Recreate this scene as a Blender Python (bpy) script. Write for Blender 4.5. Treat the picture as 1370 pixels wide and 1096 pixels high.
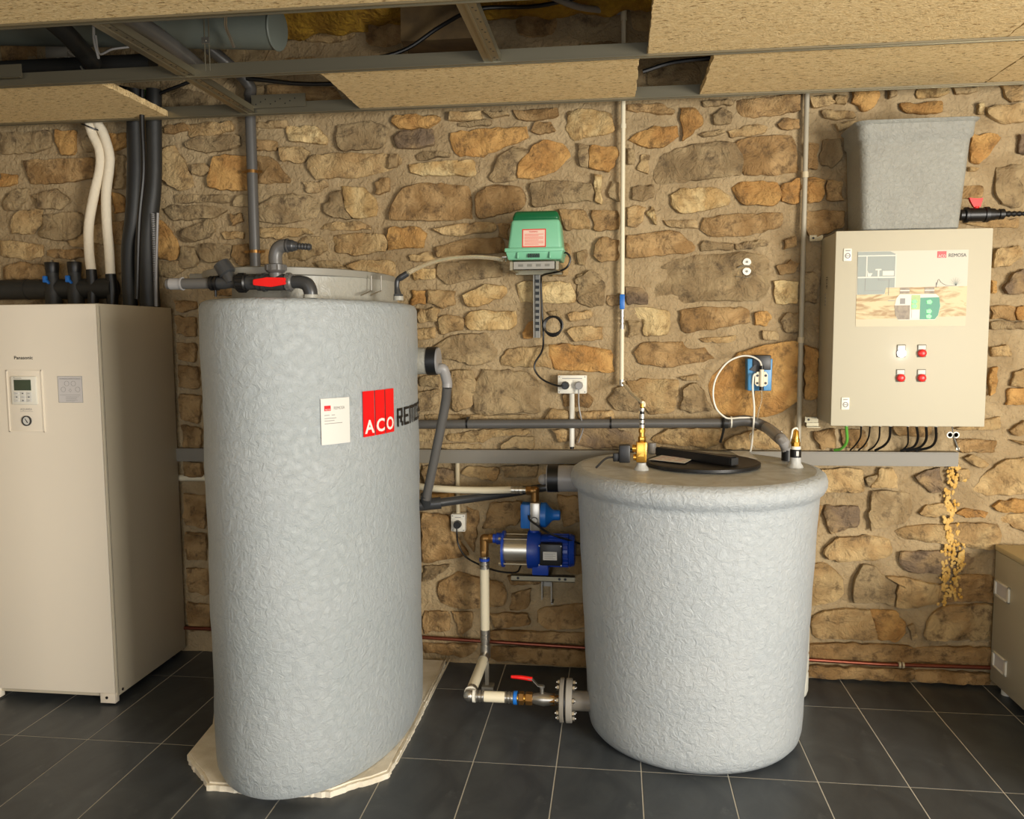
import bpy, bmesh, math, random
from mathutils import Vector, Matrix, noise
random.seed(7)
for o in list(bpy.data.objects): bpy.data.objects.remove(o)
S = bpy.context.scene
COL = S.collection
# ---------------------------------------------------------------- camera
F, CH = 1110.0, 1.535
YAW, PITCH, ROLL = 0.12451, 0.08955, -0.00624
cy_, sy_, cp_, sp_, cr_, sr_ = math.cos(YAW), math.sin(YAW), math.cos(PITCH), math.sin(PITCH), math.cos(ROLL), math.sin(ROLL)
FW = Vector((-sy_*cp_, cy_*cp_, -sp_))
R0 = Vector((cy_, sy_, 0)); U0 = R0.cross(FW)
RT = cr_*R0 + sr_*U0; UP = -sr_*R0 + cr_*U0
cam = bpy.data.cameras.new('camera'); cam.sensor_width = 36; cam.lens = F/1370*36; cam.clip_start = .05
co = bpy.data.objects.new('camera', cam); COL.objects.link(co)
co.matrix_world = Matrix(((RT.x, UP.x, -FW.x, 0), (RT.y, UP.y, -FW.y, 0), (RT.z, UP.z, -FW.z, CH), (0, 0, 0, 1)))
S.camera = co
def ray(x, y): return FW + RT*(x-685)/F - UP*(y-548)/F
def P(x, y, Y):                     # point of the plane Y = const seen at photo pixel x, y
    d = ray(x, y); return Vector((0, 0, CH)) + d*(Y/d.y)
def PZ(x, y, Z):
    d = ray(x, y); return Vector((0, 0, CH)) + d*((Z-CH)/d.z)
def PX(x, y, X):
    d = ray(x, y); return Vector((0, 0, CH)) + d*(X/d.x)
# ---------------------------------------------------------------- light and exposure
S.view_settings.view_transform = 'Standard'; S.view_settings.look = 'None'
S.view_settings.gamma = 1; S.view_settings.use_curve_mapping = False
S.view_settings.exposure = 0.0
w = bpy.data.worlds.new('world'); S.world = w; w.use_nodes = True
bg = w.node_tree.nodes['Background']; bg.inputs[0].default_value = (.95, .96, 1.0, 1); bg.inputs[1].default_value = .4
def area(name, loc, target, sx, sy, power, col):
    l = bpy.data.lights.new(name, 'AREA'); l.shape = 'RECTANGLE'; l.size = sx; l.size_y = sy; l.energy = power; l.color = col
    o = bpy.data.objects.new(name, l); COL.objects.link(o); o.location = loc
    o.rotation_euler = (Vector(target)-Vector(loc)).to_track_quat('-Z', 'Y').to_euler()
    return o
area('daylight_right_window', (3.05, -.7, 1.35), (-.1, 2.0, 1.7), 1.4, 1.3, 300, (1, .95, .86))
area('daylight_front_door', (-.1, -2.35, 1.25), (-.1, 3, 2.4), 3.2, 1.9, 72, (.92, .955, 1))
# ---------------------------------------------------------------- materials
def srgb(c):
    return tuple(((v/255)/12.92 if v/255 <= .04045 else (((v/255)+.055)/1.055)**2.4) for v in c) + (1,)
MATS = {}
def mat(name, col, rough=.5, metal=0, bump=0, bscale=60, col2=None, cscale=6, cdetail=6, emit=0, spec=None, jitter=0, dist=0, cpos=(.35, .65), trans=0, coat=0, stretch=None, bdist=.01, fine=None, bdetail=5):
    if name in MATS: return MATS[name]
    m = bpy.data.materials.new(name); m.use_nodes = True; nt = m.node_tree; N, L = nt.nodes, nt.links
    b = N['Principled BSDF']; b.inputs['Base Color'].default_value = srgb(col)
    b.inputs['Roughness'].default_value = rough; b.inputs['Metallic'].default_value = metal
    if spec is not None: b.inputs['Specular IOR Level'].default_value = spec
    if trans: b.inputs['Transmission Weight'].default_value = trans
    if coat: b.inputs['Coat Weight'].default_value = coat
    tc = N.new('ShaderNodeTexCoord'); vec = tc.outputs['Object']
    if stretch:
        mp = N.new('ShaderNodeMapping'); mp.inputs['Scale'].default_value = stretch; L.new(vec, mp.inputs[0]); vec = mp.outputs[0]
    out = None
    if col2 is not None:
        n = N.new('ShaderNodeTexNoise'); n.inputs['Scale'].default_value = cscale; n.inputs['Detail'].default_value = cdetail
        n.inputs['Distortion'].default_value = dist; L.new(vec, n.inputs['Vector'])
        r = N.new('ShaderNodeValToRGB'); r.color_ramp.elements[0].position = cpos[0]; r.color_ramp.elements[1].position = cpos[1]
        r.color_ramp.elements[0].color = srgb(col); r.color_ramp.elements[1].color = srgb(col2)
        L.new(n.outputs[0], r.inputs[0]); out = r.outputs[0]
        if fine:
            n3 = N.new('ShaderNodeTexNoise'); n3.inputs['Scale'].default_value = fine[0]; n3.inputs['Detail'].default_value = 8; n3.inputs['Roughness'].default_value = .7
            L.new(vec, n3.inputs['Vector'])
            r3 = N.new('ShaderNodeValToRGB'); r3.color_ramp.elements[0].position = fine[2]; r3.color_ramp.elements[1].position = fine[3]
            L.new(n3.outputs[0], r3.inputs[0])
            mx = N.new('ShaderNodeMixRGB'); mx.inputs[2].default_value = srgb(fine[1]); L.new(r3.outputs[0], mx.inputs[0]); L.new(out, mx.inputs[1]); out = mx.outputs[0]
    if jitter:
        oi = N.new('ShaderNodeObjectInfo'); mr = N.new('ShaderNodeMapRange'); mr.inputs[3].default_value = 1-jitter; mr.inputs[4].default_value = 1+jitter*.6
        L.new(oi.outputs['Random'], mr.inputs[0]); hs = N.new('ShaderNodeHueSaturation'); L.new(mr.outputs[0], hs.inputs['Value'])
        if out: L.new(out, hs.inputs['Color'])
        else: hs.inputs['Color'].default_value = srgb(col)
        out = hs.outputs[0]
    if out: L.new(out, b.inputs['Base Color'])
    if bump:
        n2 = N.new('ShaderNodeTexNoise'); n2.inputs['Scale'].default_value = bscale; n2.inputs['Detail'].default_value = bdetail; n2.inputs['Roughness'].default_value = .5 if bdetail < 8 else .66
        n2.inputs['Distortion'].default_value = dist; L.new(vec, n2.inputs['Vector'])
        bp = N.new('ShaderNodeBump'); bp.inputs['Strength'].default_value = bump; bp.inputs['Distance'].default_value = bdist
        L.new(n2.outputs[0], bp.inputs['Height']); L.new(bp.outputs[0], b.inputs['Normal'])
    if emit:
        b.inputs['Emission Color'].default_value = srgb(col); b.inputs['Emission Strength'].default_value = emit
    MATS[name] = m; return m
def stone_mat(key, c1, c2, c3):
    m = mat('stone_'+key, c1, .9, bump=1.0, bscale=13, col2=c2, cscale=9, cdetail=12, jitter=.13, dist=.5, cpos=(.40, .60), bdist=.05, spec=.2, fine=(16, c3, .52, .66), bdetail=12)
    return m
SM = {'t': stone_mat('tan', (210, 180, 130), (186, 152, 104), (136, 112, 80)),
      'o': stone_mat('ochre', (212, 166, 102), (188, 140, 82), (140, 108, 70)),
      'g': stone_mat('grey', (186, 162, 122), (158, 134, 98), (118, 100, 76)),
      'b': stone_mat('brown', (192, 158, 110), (160, 126, 82), (118, 94, 66)),
      'y': stone_mat('cream', (232, 206, 152), (204, 168, 112), (156, 126, 84)),
      'd': stone_mat('dark', (136, 116, 94), (176, 148, 108), (96, 80, 64)),
      's': stone_mat('sand', (200, 174, 130), (178, 150, 108), (144, 118, 84))}
M = {}
M['mortar'] = mat('mortar', (174, 153, 118), .95, bump=.9, bscale=45, col2=(152, 131, 98), cscale=6, spec=.15, bdist=.014, dist=.8, fine=(50, (140, 118, 84), .56, .74))
M['tile'] = mat('slate_tile', (54, 58, 62), .40, bump=.12, bscale=14, col2=(74, 78, 81), cscale=5, cdetail=10, jitter=.12, dist=1.2, bdist=.006, spec=.4, stretch=(1, .6, 1), fine=(7, (100, 103, 104), .58, .80))
M['grout'] = mat('grout', (188, 184, 172), .9)
M['fibre'] = mat('glass_fibre', (157, 164, 166), .32, bump=.85, bscale=38, col2=(160, 166, 168), cscale=4, dist=.7, bdetail=9, bdist=.010, spec=.5)
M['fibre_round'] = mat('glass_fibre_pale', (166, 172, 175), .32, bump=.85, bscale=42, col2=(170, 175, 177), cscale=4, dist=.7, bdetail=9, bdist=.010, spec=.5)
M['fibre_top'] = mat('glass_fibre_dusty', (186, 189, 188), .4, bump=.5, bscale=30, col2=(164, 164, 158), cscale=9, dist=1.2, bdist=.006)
M['fibre_lid'] = mat('glass_fibre_lid', (150, 148, 138), .42, bump=.45, bscale=34, dist=1.5, bdist=.008)
M['fibre_cistern'] = mat('glass_fibre_warm_grey', (152, 152, 143), .5, bump=.8, bscale=60, col2=(144, 143, 134), bdetail=9, cscale=6, dist=.8, bdist=.008)
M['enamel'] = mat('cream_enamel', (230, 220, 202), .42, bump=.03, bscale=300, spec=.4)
M['enamel_shaded'] = mat('shaded_enamel', (196, 186, 164), .5, bump=.03, bscale=300)  # same cream enamel, with the shade on the heat pump's side mixed into the colour
M['box'] = mat('box_enamel', (186, 179, 157), .62, bump=.05, bscale=240, bdist=.002)
M['cab'] = mat('cabinet_grey', (186, 180, 160), .5, bump=.05, bscale=240, bdist=.002)
M['panel_board'] = mat('wood_wool_board', (246, 220, 168), .9, bump=.9, bscale=110, col2=(228, 196, 140), cscale=70, dist=2.5, bdist=.008, spec=.1, stretch=(.4, 1, 1), fine=(95, (140, 104, 60), .55, .65))
M['panel_edge'] = M['panel_board']
M['zinc'] = mat('galvanised_steel', (142, 135, 114), .36, .8)
M['zinc_dull'] = mat('dull_zinc', (120, 118, 108), .5, .6)
M['chrome'] = mat('bright_steel', (196, 192, 180), .3, .9)
M['channel'] = mat('strut_steel', (150, 146, 136), .45, .75)
M['steel'] = mat('brushed_steel', (175, 170, 160), .3, .9)
M['pvc'] = mat('grey_pvc', (86, 84, 81), .38)
M['pvc_dark'] = mat('dark_pvc', (50, 51, 52), .34)
M['pvc_light'] = mat('light_grey_pvc', (142, 140, 138), .4)
M['trunk'] = mat('grey_trunking', (126, 121, 110), .5)
M['white'] = mat('white_plastic', (226, 222, 208), .4)
M['cream'] = mat('cream_pipe', (222, 212, 184), .42)
M['cream_dim'] = mat('cream_conduit', (196, 182, 150), .5)
M['black'] = mat('black_rubber', (14, 14, 15), .42)
M['foamblack'] = mat('black_pipe_insulation', (38, 38, 36), .55, bump=.15, bscale=20)
M['bandage'] = mat('white_pipe_wrap', (226, 214, 190), .8, bump=.6, bscale=60, bdist=.006)
M['red'] = mat('red_plastic', (214, 18, 14), .35)
M['brand_red'] = mat('red_print', (226, 12, 18), .4)
M['print_white'] = mat('white_print', (226, 222, 214), .45)
M['diagram_white'] = mat('diagram_white', (206, 203, 190), .5)
M['print_black'] = mat('black_print', (22, 22, 22), .45)
M['paper'] = mat('paper_label', (208, 206, 199), .6)
M['print_grey'] = mat('grey_print', (140, 138, 134), .6)
M['brass'] = mat('brass', (206, 158, 70), .25, .9)
M['brass_dark'] = mat('dull_brass', (140, 104, 58), .35, .8)
M['copper'] = mat('copper', (118, 62, 44), .4, .7)
M['blue'] = mat('blue_paint', (20, 62, 160), .35)
M['blue_bright'] = mat('blue_plastic', (28, 106, 190), .35)
M['blue_box'] = mat('light_blue_plastic', (62, 134, 184), .4)
M['green'] = mat('pale_green_plastic', (118, 182, 146), .38)
M['green_dark'] = mat('dark_green_plastic', (14, 92, 54), .35)
M['yel_foam'] = mat('yellow_spray_foam', (176, 138, 40), .9, bump=1, bscale=40, col2=(140, 104, 26), cscale=18, bdist=.02)
M['styro'] = mat('white_foam_board', (224, 216, 198), .85, bump=.35, bscale=140, bdist=.004, col2=(206, 196, 174), cscale=14)
M['concrete'] = mat('dark_concrete', (96, 84, 62), .95, bump=.4, bscale=12, bdist=.02)
M['plaster'] = mat('warm_plaster', (178, 164, 138), .95)
M['clear'] = mat('clear_hose', (232, 226, 204), .12, trans=.8)
M['duct'] = mat('grey_duct', (104, 110, 102), .55, bump=.1, bscale=12)
M['screen'] = mat('lcd_screen', (62, 74, 58), .3)
M['green_wire'] = mat('green_wire', (96, 170, 60), .5)
M['lamp_white'] = mat('lit_white_lamp', (235, 235, 255), .3, emit=6)
M['led'] = mat('lit_green_led', (0, 215, 50), .3, emit=1.1)
M['sand_print'] = mat('sand_print', (198, 181, 138), .5, col2=(158, 126, 80), cscale=16, dist=2.0, cpos=(.45, .62), stretch=(.5, 1, 1.7))
M['teal_print'] = mat('teal_print', (66, 140, 112), .5)
M['sky_print'] = mat('grey_blue_print', (142, 149, 142), .5)
M['dirt_print'] = mat('brown_print', (118, 104, 88), .5, col2=(148, 134, 112), cscale=60)
M['canister'] = mat('milky_canister', (222, 222, 210), .45, trans=.1)
M['gauge'] = mat('gauge_face', (206, 204, 196), .4)
M['tag'] = mat('grey_label', (206, 202, 200), .55)
# ---------------------------------------------------------------- mesh helpers
def T(): return bmesh.new()
def bx(bm, x0, x1, y0, y1, z0, z1, bev=0, seg=2):
    t = bmesh.new(); bmesh.ops.create_cube(t, size=1)
    bmesh.ops.scale(t, vec=(abs(x1-x0), abs(y1-y0), abs(z1-z0)), verts=t.verts)
    bmesh.ops.translate(t, vec=((x0+x1)/2, (y0+y1)/2, (z0+z1)/2), verts=t.verts)
    if bev: bmesh.ops.bevel(t, geom=t.edges[:], offset=bev, segments=seg, affect='EDGES', profile=.5)
    merge(bm, t); return bm
def merge(bm, t, mtx=None):
    me = bpy.data.meshes.new('tmp'); 
    if mtx is not None: t.transform(mtx)
    t.to_mesh(me); bm.from_mesh(me); bpy.data.meshes.remove(me); t.free()
def obox(bm, c, size, mtx=Matrix(), bev=0):
    t = bmesh.new(); bmesh.ops.create_cube(t, size=1); bmesh.ops.scale(t, vec=size, verts=t.verts)
    if bev: bmesh.ops.bevel(t, geom=t.edges[:], offset=bev, segments=2, affect='EDGES', profile=.5)
    merge(bm, t, Matrix.Translation(c) @ mtx.to_4x4()); return bm
def rings(bm, rs, closed_cap=True):
    vs = [[bm.verts.new(p) for p in r] for r in rs]
    n = len(vs[0])
    for a, b in zip(vs, vs[1:]):
        for i in range(n): bm.faces.new((a[i], a[(i+1) % n], b[(i+1) % n], b[i]))
    if closed_cap:
        bm.faces.new(vs[0][::-1]); bm.faces.new(vs[-1])
    return bm
def smoothpath(pts, k=6):
    if len(pts) < 3: return pts
    out = []
    q = [pts[0]*2-pts[1]] + list(pts) + [pts[-1]*2-pts[-2]]
    for i in range(1, len(q)-2):
        a, b, c, d = q[i-1:i+3]
        for s in range(k):
            t = s/k
            out.append(.5*((2*b)+(c-a)*t+(2*a-5*b+4*c-d)*t*t+(3*b-a-3*c+d)*t**3))
    out.append(q[-2]); return out
def tube(bm, pts, r, seg=12, smooth=True, k=6):
    pts = [Vector(p) for p in pts]
    if smooth: pts = smoothpath(pts, k)
    n = len(pts); rr = r if isinstance(r, (list, tuple)) else None
    rs = []; up = None
    for i, p in enumerate(pts):
        d = (pts[min(i+1, n-1)]-pts[max(i-1, 0)]).normalized()
        if up is None:
            up = Vector((0, 0, 1)) if abs(d.z) < .9 else Vector((0, 1, 0))
        s = d.cross(up).normalized(); up = s.cross(d).normalized()
        if rr: x = i/(n-1)*(len(rr)-1); j = min(int(x), len(rr)-2); ra = rr[j]+(rr[j+1]-rr[j])*(x-j)
        else: ra = r
        rs.append([p+(s*math.cos(a)+up*math.sin(a))*ra for a in [2*math.pi*q/seg for q in range(seg)]])
    rings(bm, rs); return bm
def cyl(bm, a, b, r, r2=None, seg=20, bev=0):
    a, b = Vector(a), Vector(b); d = (b-a); L = d.length; d.normalize()
    r2 = r if r2 is None else r2
    prof = [(0, r), (L, r2)]
    if bev: prof = [(0, r-bev), (bev, r), (L-bev, r2), (L, r2-bev)]
    return lathe(bm, a, d, prof, seg)
def lathe(bm, o, d, prof, seg=24):
    o, d = Vector(o), Vector(d).normalized()
    u = Vector((0, 0, 1)) if abs(d.z) < .9 else Vector((0, 1, 0))
    s = d.cross(u).normalized(); u = s.cross(d)
    rings(bm, [[o+d*h+(s*math.cos(a)+u*math.sin(a))*max(r, 1e-4) for a in [2*math.pi*q/seg for q in range(seg)]] for h, r in prof]); return bm
def hexnut(bm, a, b, r): return lathe(bm, a, Vector(b)-Vector(a), [(0, r*.9), (.1*(Vector(b)-Vector(a)).length, r), (.9*(Vector(b)-Vector(a)).length, r), ((Vector(b)-Vector(a)).length, r*.9)], 6)
def prism(bm, pts, dv):             # flat polygon pts, extruded by vector dv
    pts = [Vector(p) for p in pts]; dv = Vector(dv)
    rings(bm, [pts, [p+dv for p in pts]]); return bm
def sph(bm, c, r, seg=12, sc=(1, 1, 1)):
    t = bmesh.new(); bmesh.ops.create_uvsphere(t, u_segments=seg, v_segments=seg//2+2, radius=r); bmesh.ops.scale(t, vec=sc, verts=t.verts)
    merge(bm, t, Matrix.Translation(c)); return bm
def wloc(o):
    v = Vector(); 
    while o is not None: v += o.location; o = o.parent
    return v
def obj(name, bm, m, parent=None, smooth=True, label=None, kind=None, angle=35):
    if parent is not None: bmesh.ops.translate(bm, vec=-wloc(parent), verts=bm.verts)
    bmesh.ops.recalc_face_normals(bm, faces=bm.faces)
    me = bpy.data.meshes.new(name); bm.to_mesh(me); bm.free(); me.materials.append(m)
    if smooth:
        me.shade_smooth()
        try: me.set_sharp_from_angle(angle=math.radians(angle))
        except Exception: pass
    o = bpy.data.objects.new(name, me); COL.objects.link(o)
    if parent is not None: o.parent = parent
    if label: o['label'] = label
    if kind: o['kind'] = kind
    return o
def thing(name, label, cat, loc, group=None):
    o = bpy.data.objects.new(name, None); COL.objects.link(o); o.location = loc; o.empty_display_size = .05
    o['label'] = label; o['category'] = cat
    if group: o['group'] = group
    return o
def single(name, bm, m, label, cat, group=None, smooth=True):    # a thing that is one mesh, origin at its base
    zs = [v.co.z for v in bm.verts]; c = sum((v.co for v in bm.verts), Vector())/len(bm.verts); c.z = min(zs)
    bmesh.ops.translate(bm, vec=-c, verts=bm.verts)
    o = obj(name, bm, m, None, smooth); o.location = c; o['label'] = label; o['category'] = cat
    if group: o['group'] = group
    return o
def text(bm, s, size, org, xd=(1, 0, 0), yd=(0, 0, 1), th=.0008, width=None, offset=0, fn=None, align='LEFT'):
    c = bpy.data.curves.new('t', 'FONT'); c.body = s; c.size = 1; c.extrude = 0; c.offset = offset; c.align_x = align; c.resolution_u = 3
    o = bpy.data.objects.new('t', c); me = bpy.data.meshes.new_from_object(o)
    t = bmesh.new(); t.from_mesh(me); bpy.data.objects.remove(o); bpy.data.curves.remove(c); bpy.data.meshes.remove(me)
    xs = [v.co.x for v in t.verts]; w0 = max(xs)-min(xs)
    sx = (width/w0) if width else size
    x0 = min(xs) if align == 'LEFT' else 0
    if fn:
        for v in t.verts: v.co = fn((v.co.x-x0)*sx, v.co.y*size)
    else:
        org, xd, yd = Vector(org), Vector(xd), Vector(yd)
        for v in t.verts: v.co = org+xd*((v.co.x-x0)*sx)+yd*(v.co.y*size)
    merge(bm, t); return bm
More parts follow.
